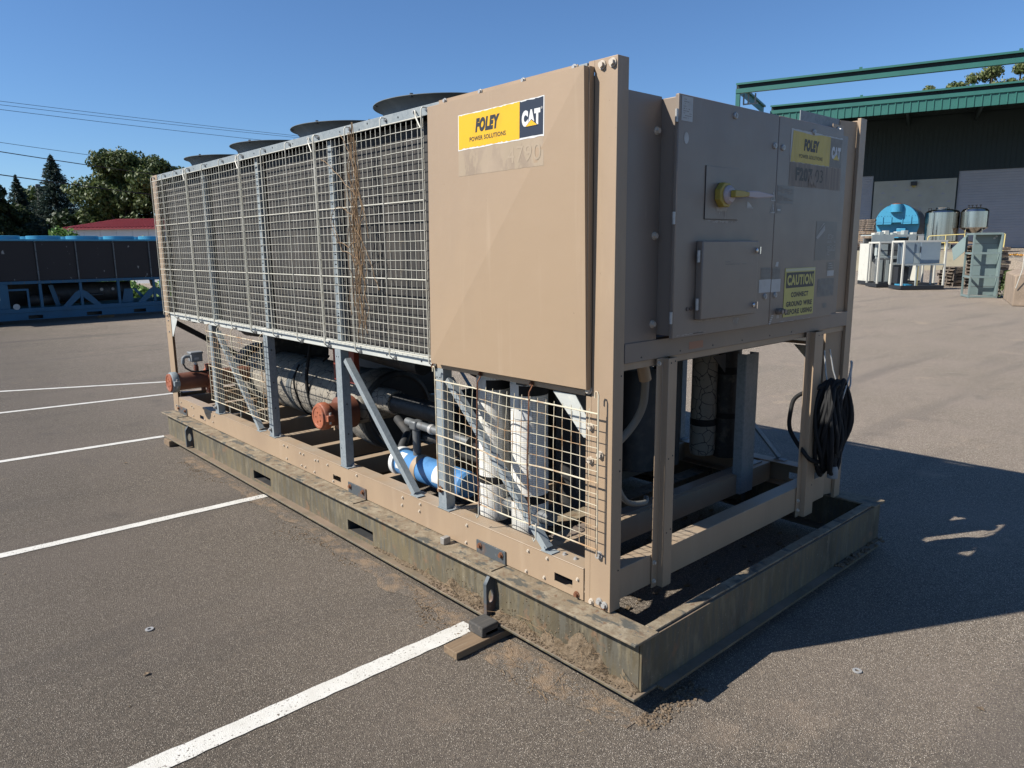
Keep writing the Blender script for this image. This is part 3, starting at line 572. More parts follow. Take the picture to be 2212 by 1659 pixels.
# end face, near: base beam, head beam, posts
obj(MB().prism([(.002, .356), (.002, .503), (.085, .503), (.085, .499), (.006, .499), (.006, .356)], 'x', .0695, 2.0195), 'end_beam', 'tan', ch, bev=.004) if False else None
def yz_prism(pts, x0, x1): return MB().prism(pts, 'x', x0, x1)
obj(yz_prism([(.003, .357), (.003, .500), (.088, .500), (.088, .496), (.007, .496), (.007, .357)], .0695, 2.0190), 'end_beam', 'tan', ch, bev=.004)
obj(yz_prism([(-.002, 1.408), (-.002, 1.4915), (.09, 1.4915), (.09, 1.4875), (.002, 1.4875), (.002, 1.408)], .0705, 2.1600), 'head_beam', 'tangrey', ch, bev=.003)
obj(MB().box(.0705, 2.16, .014, .018, 1.376, 1.4075).box(.0705, 2.16, .019, .055, 1.376, 1.380), 'head_beam_lip', 'tan', ch)
def hat(xa, xm, xb, z0, z1, mt='tan'):
    y = -.003
    return obj(MB().prism([(xa, y+.028), (xa+.012, y+.028), (xm, y+.010), (xm+.004, y), (xb, y), (xb, y+.075), (xb-.004, y+.075), (xb-.004, y+.004), (xm+.006, y+.004), (xa+.014, y+.032), (xa, y+.032)], 'z', z0, z1), 'end_post', mt, ch, bev=.0015)
obj(MB().prism([(.288, .0), (.288, -.004), (.329, -.004), (.332, -.034), (.395, -.034), (.395, .02), (.391, .02), (.391, -.030), (.336, -.030), (.333, 0)], 'z', .338, 1.4065), 'end_post', 'tan', ch, bev=.0015)
obj(MB().prism([(1.655, .0), (1.655, -.004), (1.696, -.004), (1.699, -.034), (1.80, -.034), (1.80, .02), (1.796, .02), (1.796, -.030), (1.703, -.030), (1.700, 0)], 'z', .320, 1.4065), 'end_post', 'tan', ch, bev=.0015)
obj(MB().prism([(1.72, .455), (1.72, .40), (1.724, .40), (1.724, .396), (1.865, .396), (1.865, .455), (1.861, .455), (1.861, .40), (1.728, .404), (1.724, .455)], 'z', .345, 1.235), 'inner_post', 'galv', ch)
obj(MB().box(.155, 2.09, .458, .462, .345, .474).box(.155, 2.09, .4625, .53, .470, .474), 'inner_beam', 'tangrey', ch)
for xx in (1.0, 1.12, 1.35, 1.9): hole(xx, .4578, .43, SY, 1.6)
obj(MB().box(.155, 2.09, .25, .29, .30, .345), 'floor_angle', 'darksteel', ch)
obj(MB().box(.0695, .2855, .004, .008, 1.492, 2.486), 'end_sheet', 'tangrey', ch); obj(MB().box(.0695, .2855, .009, .06, 2.481, 2.486), 'end_sheet_cap', 'tangrey', ch)
obj(MB().box(1.752, 2.0185, .004, .008, 1.492, 2.486), 'end_sheet', 'tangrey', ch); obj(MB().box(1.90, 1.915, -.012, .0035, 1.50, 2.47), 'sheet_rib', 'tangrey', ch)
obj(MB().box(1.56, 2.02, .06, .064, 2.50, 2.585), 'end_sheet', 'galv', ch); obj(MB().box(1.88, 2.01, .03, .034, 2.44, 2.545), 'bracket_plate', 'tan', ch); bolt(1.94, .03, 2.51, SY, None, 1.6)
# far end bracing seen through the frame
obj(MB().bar((.04, 5.66, 1.22), (1.15, 5.66, .50), .05, .05), 'end_brace', 'machine', ch)
obj(MB().box(.07, 2.17, 5.66, 5.70, 1.25, 1.30), 'far_end_beam', 'galv', ch)
obj(MB().box(.07, 2.17, 5.70, 5.72, 1.31, 2.55), 'far_end_panel', 'tangrey', ch); obj(yz_prism([(5.727, .357), (5.727, .500), (5.64, .500), (5.64, .496), (5.723, .496), (5.723, .357)], .0695, 2.17), 'end_beam', 'tan', ch)

# bolts and holes on frame faces
for y, z, k in ((.075, 2.578, 1), (.022, 2.578, 1), (.130, 1.290, 1), (.118, 1.133, 1), (.118, .985, 1), (.062, 1.02, .9)): bolt(-.0003, y, z, SX, me_tbolt, 1.25)
for y, z in ((.058, .352), (.028, .345)): bolt(-.0003, y, z, SX, me_bolt, 1.2)
bolt(-.0003, .030, .325+.012, SX, me_rbolt, 1.1); bolt(.0005, .195, .335, SX, me_rbolt, 1.1); bolt(.0005, .105, .335, SX, me_tbolt, 1.0); bolt(-.0003, .062, .567, SX, me_bolt, 1.3)
for y, z in ((.385, .448), (.190, .410), (.405, .345), (.515, .445), (.530, .335), (.99, .44), (1.0, .34), (1.42, .445), (1.43, .40), (1.60, .44), (1.61, .39), (2.13, .455), (2.52, .44), (2.66, .44), (2.70, .435), (2.88, .44), (2.93, .44), (2.86, .35), (2.92, .35), (2.72, .345), (2.45, .34), (3.14, .445), (3.20, .445), (3.16, .35), (4.62, .44), (4.66, .375), (4.83, .43), (4.87, .36), (5.15, .43), (5.2, .44), (5.17, .35), (5.50, .43)): bolt(.0006, y, z, SX, me_tbolt, .62)
for y in (.27, .34, .47): bolt(.05, y-.02, .4724, (0, 0, 0), None, .8)
for y in (.22, .52, .81, 1.08): bolt(-.0028, y, 2.595, SX, None, .9)
for k in range(14): hole(-.0008+.0005, 1.5+k*.31, 2.575+.008*(k % 2), SX, 1.3)
for k in range(12): hole(.0004, 1.36+k*.35, 1.283, SX, 1.5)
for z in (2.5, 2.3, 1.23, 1.18, .60, .42, .40, .36): hole(-.0003, 5.66, z); 
for z in (1.23, 1.12, .62, .38): bolt(-.0003, 5.645, z, SX, None, .7)
for x, z in ((.052, 1.36), (.052, .95), (.052, .5), (.052, 1.0)): hole(x, -.0003, z, SY)
for x in (.18, .46, .72, .98, 1.25, 1.48): hole(x, -.0023, 1.425, SY)
for x, z in ((.350, 1.385), (.38, 1.39), (.350, .95), (.38, .96), (.350, .60), (.38, .61), (1.74, 1.385), (1.78, 1.385), (1.76, .85), (1.77, .5)): hole(x, -.0343, z, SY)
for x, z in ((.30, 1.385), (.303, .46), (.303, .37), (1.67, .42), (1.675, .36)): bolt(x, -.004, z, SY, me_tbolt, .8)
for x, z in ((.255, 2.35), (.255, 1.93), (.255, 1.56), (1.87, 2.40), (1.87, 2.0), (1.87, 1.60)): bolt(x, .004, z, SY, me_tbolt, 1.2)

# ---------------------------------------------------------------- wire guards
def wires(y0, y1, z0, z1, x, ny, nz, r, mb, seed, wob=.0015):
    rg = random.Random(seed)
    for i in range(ny+1):
        y = y0+(y1-y0)*i/ny+rg.uniform(-.001, .001); mb.tube([(x, y, z0-.004), (x+rg.uniform(-wob, wob), y+rg.uniform(-wob, wob), (z0+z1)/2), (x, y, z1+.008)], r, 4)
    for j in range(1, nz):
        z = z0+(z1-z0)*j/nz; mb.tube([(x-r*1.6, y0+(y1-y0)*k/8, z+rg.uniform(-wob, wob)) for k in range(9)], r, 4)
bays = [(1.245, 2.395), (2.405, 3.565), (3.580, 4.705), (4.72, 5.66)]
for bi, (ya, yb) in enumerate(bays):
    x = -.022; mb = MB(); nz = 24; ny = round((yb-ya)/.0508); wires(ya, yb, 1.318, 2.543, x, ny, nz, .0019, mb, bi)
    wg = obj(mb, 'wire_guard', 'wire', ch, weld=False, smooth=False, kind='stuff')
    for z in (1.318, 1.727, 2.135, 2.543): obj(MB().tube([(x-.005, ya+(yb-ya)*k/6, z) for k in range(7)], .0036, 6), 'guard_rod', 'wire', ch)
    nk = 3
    for k in range(nk+1):
        y = ya+(yb-ya)*k/nk; p = [(x-.011, y, 2.50), (x-.011, y, 2.575), (x-.004, y-.004, 2.587), (-.004, y-.012, 2.585), (-.004, y-.014, 2.572)]
        obj(MB().tube([(x-.011, y, 1.30), (x-.011, y, 1.7), (x-.011, y, 2.1)]+p, .0034, 6), 'guard_hook', 'wire', ch)
        obj(MB().tube([(x-.009, y-.002, 1.345), (x-.011, y-.002, 1.29), (-.010, y-.004, 1.268), (-.004, y-.014, 1.272), (-.004, y-.016, 1.284)], .0034, 6), 'guard_hook', 'wire', ch)
        bolt(-.004, y-.012, 2.574, SX, me_bolt, .7); bolt(-.004, y-.014, 1.276, SX, me_bolt, .7)
# slanted stays at the guard joints
for y in (1.25, 2.42, 3.585, 4.74):
    obj(MB().tube([(-.006, y+.085, 2.585), (-.030, y+.045, 2.545), (-.034, y+.002, 2.488)], .0045, 6), 'guard_stay', 'wire', ch); bolt(-.0005, y+.10, 2.582, SX, None, .8)
def lowguard(ya, yb, z0, z1, bulge, seed, nm):
    mb = MB(); rg = random.Random(seed); ny, nz = (round((yb-ya)/.0508), 12 if bulge else 14); x0 = -.030
    def X(y, z): return x0-(bulge*math.exp(-((y-(ya+.55*(yb-ya)))/.30)**2)*math.sin(math.pi*min(1, max(0, (z-z0)/(z1-z0)))) if bulge else 0)
    def Z(y, z): return z-(.020*math.exp(-((y-(ya+.50*(yb-ya)))/.13)**2)*(1 if abs(z-(z0+z1)/2) < .22 else .2) if bulge else 0)
    for i in range(ny+1):
        y = ya+(yb-ya)*i/ny; mb.tube([(X(y, z), y+rg.uniform(-.0015, .0015), z) for z in [z0-.003+(z1+.018-z0)*k/6 for k in range(7)]], .0017, 4)
    for j in range(1, nz):
        if abs(j-nz/2) < .2: continue
        z = z0+(z1-z0)*j/nz; mb.tube([(X(y, z)-.003, y, Z(y, z)+rg.uniform(-.002, .002)) for y in [ya+(yb-ya)*k/14 for k in range(15)]], .0017, 4)
    obj(mb, 'wire_guard', 'rustwire', ch, weld=False, smooth=False, kind='stuff', label=nm)
    for z in (z0, (z0+z1)/2, z1): obj(MB().tube([(X(y, z)-.006, y, Z(y, z)) for y in [ya+(yb-ya)*k/14 for k in range(15)]], .0036, 6), 'guard_rod', 'rustwire', ch)
    return X
X1 = lowguard(.050, 1.192, .606, 1.205, .022, 5, 'bent rusty lower wire guard in front of the white pipes')
X2 = lowguard(3.378, 4.545, .606, 1.213, 0, 6, 'rusty lower wire guard in front of the cracked insulation')
def hookrod(y, zt, zb, mt='rustwire', top='hook'):
    p = [(-.036, y, zb)]+[(-.036, y, zb+(zt-zb)*k/4) for k in range(1, 5)]+[(-.036, y+.004, zt+.012), (-.036, y+.014, zt+.014), (-.036, y+.018, zt+.004), (-.036, y+.018, zt-.014)]
    obj(MB().tube(p, .0038, 6), 'guard_hook', mt, ch)
hookrod(.047, 1.285, .575); hookrod(1.19, 1.262, .585)
for y in (.46, .83): obj(MB().tube([(-.044, y, .60), (-.055, y, .9), (-.040, y, 1.24), (-.020, y+.003, 1.262), (-.004, y+.010, 1.272), (-.004, y+.022, 1.268)], .0036, 6), 'guard_hook', 'rust', ch); bolt(-.002, y+.02, 1.274, SX, me_rbolt, .9)
for y in (.42, .84): obj(MB().tube([(-.04, y, .62), (-.042, y, .545), (-.042, y+.012, .53), (-.042, y+.02, .545)], .0036, 6), 'guard_hook', 'wire', ch)
for y in (4.53, 4.28, 3.98, 3.42): obj(MB().tube([(-.036, y, .60 if y in (4.53, 3.42) else 1.0), (-.036, y, 1.25), (-.02, y, 1.27), (-.004, y, 1.272)], .0034, 6), 'guard_hook', 'rustwire', ch)
for y in (4.13, 3.9): obj(MB().tube([(-.036, y, .61), (-.036, y, .555), (-.036, y+.012, .55)], .0034, 6), 'guard_hook', 'wire', ch)
bolt(-.002, 1.24, 1.272, SX, me_rbolt, 1.2); bolt(-.002, 1.215, .585, SX, me_rbolt, 1.3); bolt(-.002, 4.56, .53, SX, me_bolt, 1.2); bolt(-.002, 3.42, .53, SX, me_bolt, 1.1)

# ---------------------------------------------------------------- fans
prof = [(.425, 2.5945), (.425, 2.655), (.421, 2.657), (.421, 2.668), (.427, 2.688), (.440, 2.706), (.458, 2.719), (.475, 2.726), (.487, 2.728), (.487, 2.731), (.470, 2.730), (.440, 2.713), (.420, 2.690), (.413, 2.668), (.411, 2.6)]
me_f = mesh_of(MB().lathe([(r, z-2.594) for r, z in prof], (0, 0, 0), (0, 0, 1), 72, False), 'fan_shroud', 'shroud')
me_fb = mesh_of(MB().cyl((0, 0, 0), (0, 0, .012), .010, 6).box(-.014, .014, -.008, .008, -.010, 0), 'lip_bolt', 'darksteel')
blade = MB()
for k in range(4):
    a = k*math.pi/2; c, s = math.cos(a), math.sin(a); pts = [(.06, -.05, .03), (.36, -.10, .02), (.36, .10, .07), (.06, .04, .06)]
    blade.add([(x*c-y*s, x*s+y*c, z) for x, y, z in pts], [(0, 1, 2, 3)])
blade.cyl((0, 0, .01), (0, 0, .08), .07, 16); me_bl = mesh_of(blade, 'fan_blades', 'machine')
gd = MB()
for r in (.10, .16, .22, .28, .34, .40): gd.tube([(r*math.cos(t), r*math.sin(t), .112) for t in [2*math.pi*k/40 for k in range(40)]], .0025, 4, closed=True)
for k in range(8): a = k*math.pi/4; gd.tube([(.02*math.cos(a), .02*math.sin(a), .116), (.46*math.cos(a), .46*math.sin(a), .116)], .003, 4)
for cx in (.62, 1.62):
    for k in range(4):
        yc = 1.82+1.11*k if k < 3 else 1.82+1.11*k-.02
        if cx > 1 and k == 3: pass
        f = inst(me_f, 'fan_shroud', ch, (cx, yc, 2.594)); 
        b = inst(me_bl, 'fan_blades', f, (cx, yc, 2.60)); b.location = (0, 0, .006)
        if k == 0 and cx < 1: me_g = mesh_of(gd, 'finger_guard', 'black'); 
        g_ = inst(me_g, 'finger_guard', f, (0, 0, 0)); g_.location = (0, 0, .012)
        for q_ in range(8):
            a = q_*math.pi/4+.39; o = inst(me_fb, 'lip_bolt', f, (0, 0, 0), (0, 0, a)); o.location = (.466*math.cos(a), .466*math.sin(a), .136)
# ---------------------------------------------------------------- control cabinet on the near end
YD = -.09
obj(MB().box(.287, 1.740, YD+.020, .060, 1.512, 2.478), 'control_box', 'tangrey', ch, bev=.003)
obj(MB().box(.287, 1.74, YD+.0195, YD+.012, 2.4785, 2.4845), 'box_drip_edge', 'tangrey', ch) if False else None
def door(x0, x1, z0, z1, nm='cabinet_door'):
    return obj(MB().box(x0, x1, YD, YD+.019, z0, z1), nm, 'tangrey', ch, bev=.004)
d1 = door(.272, 1.068, 1.500, 2.485); d2 = door(1.0705, 1.752, 1.500, 2.485)
me_hinge = mesh_of(MB().cyl((0, 0, -.025), (0, 0, .025), .0065, 12).box(.0, .022, -.004, .001, -.024, .024), 'hinge', 'dullmetal')
for z in (2.40, 2.00, 1.59): inst(me_hinge, 'hinge', d1, (.266, YD+.006, z))
# small inner door
sd = obj(MB().box(.424, .878, -.125, YD-.0005, 1.572, 1.908), 'access_door', 'tangrey', ch, bev=.005)
for z in (1.843, 1.640): inst(me_hinge, 'hinge', sd, (.414, -.110, z))
me_latch = mesh_of(MB().lathe([(.012, 0), (.012, .008), (.008, .012), (0, .012)], (0, 0, 0), (0, 0, 1), 20).box(-.004, .004, -.016, .016, .010, .022), 'latch', 'chrome')
for x, z in ((.856, 1.864), (.851, 1.614)): inst(me_latch, 'latch', sd, (x, -.125, z), SY)
me_lock = mesh_of(MB().lathe([(.0145, 0), (.0145, .004), (.012, .008), (.008, .008), (.008, .005), (0, .005)], (0, 0, 0), (0, 0, 1), 20).box(-.0025, .0025, -.010, .010, .0055, .0095), 'quarter_turn_lock', 'dullmetal')
for x, z, p in ((.685, 2.442, d1), (1.034, 2.345, d1), (1.112, 2.343, d2), (1.413, 2.442, d2), (1.015, 1.643, d1), (1.112, 1.645, d2)): inst(me_lock, 'quarter_turn_lock', p, (x, YD, z), SY)
# switch plate, rotary handle
obj(MB().box(.475, .735, YD-.0035, YD-.0005, 2.001, 2.220), 'switch_plate', 'tangrey', ch, bev=.001)
obj(MB().box(.4735, .4747, YD-.004, YD-.0002, 2.000, 2.221).box(.4735, .7365, YD-.004, YD-.0002, 1.9985, 2.0000), 'plate_gap', 'ink', ch)
oc = [(.592+.051*math.cos(t)*1.08, 2.103+.051*math.sin(t)*1.08) for t in [math.pi/8+k*math.pi/4 for k in range(8)]]
hb = obj(MB().prism(oc, 'y', -.125, YD-.004), 'switch_housing', 'handle', ch, bev=.004)
obj(MB().lathe([(.040, 0), (.040, .006), (.030, .018), (0, .020)], (.600, -.1252, 2.103), (0, -1, 0), 28), 'switch_dial', 'handlepale', hb)
obj(MB().prism([(.585, 2.090), (.640, 2.092), (.700, 2.098), (.700, 2.116), (.640, 2.120), (.585, 2.120)], 'y', -.170, -.1455), 'switch_grip', 'handle', hb, bev=.003)
obj(MB().prism([(.690, 2.095), (.78, 2.093), (.905, 2.102), (.930, 2.108), (.905, 2.114), (.78, 2.124), (.690, 2.121)], 'y', -.164, -.1515), 'switch_lever', 'handlepale', hb, bev=.003)
st = MB()
rg = random.Random(4)
for k in range(7): x = .565+k*.011; h = rg.uniform(.012, .052); st.poly([(x-.004, YD-.0042, 2.050), (x+.004, YD-.0042, 2.050), (x+.0025, YD-.0042, 2.050-h), (x-.0025, YD-.0042, 2.050-h)])
st.poly([(.555, YD-.0043, 2.052), (.648, YD-.0043, 2.052), (.640, YD-.0043, 2.036), (.565, YD-.0043, 2.034)]); obj(st, 'lime_streaks', 'lime', ch)
# lime marks at door feet
def blotch(pts, mt='lime', y=YD-.0008): return obj(MB().poly([(x, y, z) for x, z in pts]), 'lime_mark', mt, ch)
def runline(x0, x1, z, h, seed, y=YD-.0008, mt='lime'):
    r = random.Random(seed); n = 22; a = [(x0+(x1-x0)*i/n, z+r.uniform(-.002, .003)) for i in range(n+1)]; b = [(x0+(x1-x0)*i/n, z-h*r.random()) for i in range(n, -1, -1)]
    return blotch(a+b, mt, y)
runline(.30, .52, 1.514, .006, 1); runline(.43, .90, 1.567, .006, 2); runline(.74, .79, 1.555, .035, 3); runline(1.07, 1.5, 1.508, .005, 4); runline(.48, .74, 1.994, .010, 5)
# printing and labels
def lab(side, t, u0, u1, z0, z1, mt, nm, **k): return obj(flat(side, t, [(u0, z0), (u1, z0), (u1, z1), (u0, z1)]), nm, mt, ch, **k)
def txt(body, side, t, u0, u1, z0, z1, mt, nm='lettering', parent=None, **k): return obj(text_mb(body, side, t, u0, u1, z0, z1, **k), nm, mt, parent or ch, smooth=False)
def rows(u0, u1, z0, z1, n, t, mt, seed, frac=.45, side='y'):
    r = random.Random(seed); mb = MB()
    for i in range(n):
        z = z1-(z1-z0)*(i+.5)/n; h = (z1-z0)/n*frac/2; u = u0
        while u < u1*.999:
            w = min(r.uniform(.06, .25)*(u1-u0), u1-u); 
            if r.random() < .8: mb.poly([(u, t, z-h), (u+w*.85, t, z-h), (u+w*.85, t, z+h), (u, t, z+h)])
            u += w
            if r.random() < .12: break
    return obj(mb, 'fine_print', mt, ch, smooth=False, kind='stuff')
e1, e2, e3 = YD-.0010, YD-.0018, YD-.0026
lab('y', e1, .289, .366, 2.383, 2.478, 'whiteshade', 'paper_label'); rows(.30, .358, 2.39, 2.47, 9, e2, 'darklabel', 1, .25)
ci = [(.328+.016*math.cos(2*math.pi*k/24), 2.318+.023*math.sin(2*math.pi*k/24)) for k in range(24)]; obj(flat('y', e1, ci), 'round_label', 'whiteshade', ch)
for zc in (2.114, 2.058):
    tri = obj(flat('y', e1, [(1.026, zc-.020), (1.068, zc-.020), (1.047, zc+.023)]), 'warning_triangle', 'whiteshade', ch)
    obj(flat('y', e2, [(1.033, zc-.0165), (1.061, zc-.0165), (1.047, zc+.014)]), 'triangle_centre', 'darklabel', ch); txt('!', 'y', e3, 1.0445, 1.0495, zc-.013, zc+.006, 'whiteshade')
lab('y', e1, .815, .87, 2.055, 2.058, 'whiteshade', 'worn_label'); blotch([(.815, 2.06), (.86, 2.062), (.835, 2.078), (.818, 2.085)], 'whiteshade')
lab('y', e1, 1.083, 1.245, 2.085, 2.170, 'darklabel', 'faded_label'); rows(1.09, 1.235, 2.09, 2.165, 9, e2, 'residue', 3, .4)
lab('y', e1, 1.083, 1.13, 2.038, 2.075, 'darklabel', 'faded_label'); lab('y', e2, 1.09, 1.12, 2.050, 2.058, 'whiteshade', 'worn_mark')
lab('y', e1, 1.505, 1.745, 1.806, 2.008, 'darklabel', 'faded_dark_label'); rows(1.64, 1.738, 1.83, 1.945, 16, e2, 'etch', 5, .4)
blotch([(1.508, 1.925), (1.525, 1.915), (1.605, 1.962), (1.60, 1.990)], 'etch', e2); blotch([(1.515, 1.945), (1.53, 1.957), (1.598, 1.999), (1.58, 1.998)], 'etch', e2)
lab('y', e1, 1.656, 1.738, 1.752, 1.797, 'darklabel', 'faded_dark_label'); rows(1.67, 1.725, 1.757, 1.793, 3, e2, 'etch', 8, .4)
lab('y', e1, 1.664, 1.742, 1.720, 1.749, 'whiteshade', 'paper_label')
lab('y', e1, 1.562, 1.75, 1.612, 1.708, 'graphite', 'data_plate'); rows(1.575, 1.74, 1.62, 1.70, 10, e2, 'residue', 9, .3)
lab('y', e1, 1.635, 1.678, 1.548, 1.575, 'graphite', 'worn_label')
lab('y', e1, .970, 1.058, 1.726, 1.781, 'graphite', 'paper_label'); lab('y', e1, 1.078, 1.150, 1.724, 1.779, 'graphite', 'paper_label'); rows(.978, 1.05, 1.73, 1.777, 6, e2, 'residue', 11, .3); rows(1.084, 1.145, 1.73, 1.774, 6, e2, 'residue', 12, .3)
lab('y', e1, .956, 1.066, 1.662, 1.7245, 'whiteshade', 'paper_label'); lab('y', e1, 1.072, 1.162, 1.660, 1.7225, 'whiteshade', 'paper_label')
blotch([(1.10, 1.785), (1.13, 1.783), (1.132, 1.807), (1.112, 1.806)], 'whiteshade')
for k in range(5): lab('y', e1, 1.066+k*.006, 1.085+k*.006, 1.503+k*.0095, 1.508+k*.0095, 'whiteshade', 'marker_tag')
for k in range(3): lab('y', e1, 1.14, 1.165, 1.528+k*.006, 1.531+k*.006, 'whiteshade', 'marker_tag')
for x in (1.142, 1.172): obj(MB().lathe([(.015, 0), (.015, .018), (.011, .022), (.011, .034), (0, .034)], (x, YD, 1.562), (0, -1, 0), 16), 'cable_gland', 'tangrey', ch)
for x in (.372, .398): obj(MB().lathe([(.009, 0), (.009, .004), (0, .004)], (x, YD, 1.622), (0, -1, 0), 14), 'plug', 'darksteel', ch)
rows(.60, .78, 1.800, 1.822, 2, -.1262, 'darklabel', 15, .35)
lab('y', -.0030, .525, .637, 1.424, 1.458, 'tape', 'orange_tape'); 
# CAUTION sign
cs = obj(MB().box(1.203, 1.522, YD-.0022, YD-.0002, 1.528, 1.772), 'caution_sign', 'caution', ch); t_ = YD-.0028
lab('y', t_, 1.206, 1.519, 1.756, 1.770, 'cream', 'sign_edge'); lab('y', t_, 1.216, 1.510, 1.673, 1.751, 'ink', 'caution_band')
txt('CAUTION', 'y', t_-.0006, 1.226, 1.502, 1.686, 1.739, 'caution', bold=.05); txt('CONNECT', 'y', t_, 1.272, 1.457, 1.625, 1.651, 'ink', bold=.05)
txt('GROUND WIRE', 'y', t_, 1.227, 1.503, 1.578, 1.605, 'ink', bold=.05); txt('BEFORE USING', 'y', t_, 1.220, 1.508, 1.538, 1.565, 'ink', bold=.05); rows(1.33, 1.40, 1.530, 1.534, 1, t_, 'inkfaded', 31, .5)
# worn sticker on the right door, streaked residue and stencil below it
obj(flat('y', e1, jag(1.186, 1.74, 2.284, 2.440, .004, .004, 30, 5)), 'sticker_backing', 'whiteshade', ch)
obj(flat('y', e2, [(1.190, 2.286)]+[(1.19+i*.0178, 2.285+random.Random(i).random()*.004) for i in range(1, 23)]+[(1.603, 2.286), (1.603, 2.434), (1.50, 2.434), (1.41, 2.425), (1.30, 2.430), (1.205, 2.432), (1.200, 2.36)]), 'sticker_yellow', 'yellowold', ch)
lab('y', e2, 1.604, 1.738, 2.285, 2.432, 'graphite', 'sticker_logo_field')
txt('FOLEY', 'y', e3, 1.318, 1.478, 2.344, 2.402, 'inkfaded', shear=.12, bold=.075); txt('POWER SOLUTIONS', 'y', e3, 1.274, 1.522, 2.309, 2.327, 'inkfaded', bold=.006)
txt('CAT', 'y', e3, 1.618, 1.722, 2.328, 2.390, 'silver', bold=.08); obj(flat('y', e3-.0006, [(1.640, 2.324), (1.712, 2.324), (1.676, 2.354)]), 'logo_triangle', 'yellowold', ch)
lab('y', e1, 1.19, 1.744, 2.172, 2.282, 'residue', 'sticker_residue')
txt('F207', 'y', e2, 1.250, 1.425, 2.198, 2.264, 'inkfaded', bold=.05); txt('03', 'y', e2, 1.455, 1.540, 2.200, 2.264, 'inkfaded', bold=.0)
obj(flat('y', YD-.0032, jag(1.39, 1.47, 2.175, 2.235, .03, .03, 12, 8)), 'scraped_patch', 'residue', ch)
# sticker on the tan side panel
def XP(k): return lambda y, z: fold(y, z)-.0007-.0006*k
def labx(k, y0, y1, z0, z1, mt, nm): return obj(flat('x', XP(k), [(y0, z0), (y1, z0), (y1, z1), (y0, z1)]), nm, mt, ch)
obj(flat('x', XP(0), jag(.341, .936, 2.341, 2.503, .003, .002, 30, 2)), 'sticker_backing', 'white', ch)
obj(flat('x', XP(1), jag(.495, .931, 2.346, 2.500, .005, .004, 40, 3)), 'sticker_yellow', 'yellow', ch)
obj(flat('x', XP(1), jag(.347, .494, 2.350, 2.499, .001, .004, 16, 4)), 'sticker_logo_field', 'navy', ch)
txt('FOLEY', 'x', XP(2), .803, .628, 2.410, 2.472, 'ink', shear=.22, bold=.075); txt('POWER SOLUTIONS', 'x', XP(2), .846, .586, 2.374, 2.394, 'ink', bold=.022)
txt('CAT', 'x', XP(2), .480, .364, 2.392, 2.458, 'white', bold=.08); obj(flat('x', XP(3), [(.459, 2.3895), (.376, 2.3895), (.418, 2.4190)]), 'triangle_outline', 'navy', ch)
obj(flat('x', XP(4), [(.454, 2.3915), (.382, 2.3915), (.418, 2.4150)]), 'logo_triangle', 'yellow', ch); txt('®', 'x', XP(2), .361, .351, 2.451, 2.461, 'white')
obj(flat('x', XP(0), jag(.345, .934, 2.224, 2.340, .003, .001, 20, 9)), 'sticker_residue', 'ghost', ch)
txt('4790', 'x', XP(1), .575, .36, 2.250, 2.318, 'ghosttext')

# ---------------------------------------------------------------- machinery inside the frame
XE, ZE = .70, .70
obj(MB().lathe([(.0, 0), (.235, 0), (.252, .02), (.252, 2.02), (.24, 2.04), (0, 2.04)], (XE, 3.00, ZE), (0, 1, 0), 48), 'evaporator_shell', 'cracked', ch)
for y, w, r in ((3.06, .12, .258), (3.98, .10, .257), (4.80, .06, .258)): obj(MB().lathe([(r-.01, 0), (r, .004), (r, w-.004), (r-.01, w)], (XE, y, ZE), (0, 1, 0), 48), 'insulation_band', 'beltgrey', ch)
obj(MB().lathe([(0, 0), (.27, 0), (.305, .03), (.305, .24), (.27, .27), (0, .27)], (XE, 2.70, ZE-.02), (0, 1, 0), 48), 'water_box', 'cracked', ch)
obj(MB().lathe([(0, 0), (.26, 0), (.275, -.012), (.30, -.002), (.306, .03)], (XE, 2.695, ZE-.02), (0, 1, 0), 48), 'water_box_cover', 'machine', ch)
obj(MB().lathe([(0, 0), (.27, 0), (.29, .02), (.29, .16), (0, .18)], (XE, 5.06, ZE), (0, 1, 0), 40), 'water_box', 'machine', ch)
obj(MB().lathe([(.10, 0), (.30, .0), (.32, .015), (.32, .14), (.30, .16), (.1, .16)], (XE+.15, 4.62, .93), (0, 1, 0), 40), 'insulated_elbow', 'blackins', ch)
for yy in (3.25, 4.65): obj(MB().box(.45, .95, yy-.01, yy+.01, .474, .52), 'shell_saddle', 'tan', ch)
def cable(pts, r, mt='black', nm='cable', n=6, par=None): 
    P_ = [Vector(p) for p in pts]; out = []
    for i in range(len(P_)-1):
        p0, p1, p2, p3 = P_[max(i-1, 0)], P_[i], P_[i+1], P_[min(i+2, len(P_)-1)]
        for k in range(8):
            t = k/8; out.append(.5*((2*p1)+(-p0+p2)*t+(2*p0-5*p1+4*p2-p3)*t*t+(-p0+3*p1-3*p2+p3)*t**3))
    out.append(P_[-1]); return obj(MB().tube(out, r, n), nm, mt, par or ch)
cable([(.50, 3.62, 1.26), (.46, 3.63, 1.05), (.435, 3.65, .85), (.45, 3.66, .70), (.48, 3.65, .58), (.55, 3.62, .50)], .016, 'black')
cable([(.52, 3.95, .92), (.44, 3.9, .80), (.445, 3.86, .65), (.50, 3.84, .52), (.6, 3.83, .47)], .008)
cable([(.62, 4.05, .965), (.8, 3.95, .97), (.62, 3.7, .965)], .008)
cable([(.10, 2.24, 1.1), (.15, 2.22, .9), (.18, 2.2, .75), (.24, 2.1, .6), (.3, 1.95, .5)], .008)
obj(MB().tube([(.42, 3.05, 1.235), (.48, 3.1, 1.10), (.55, 3.2, 1.0)], .05, 12), 'suction_bend', 'blackins', ch)
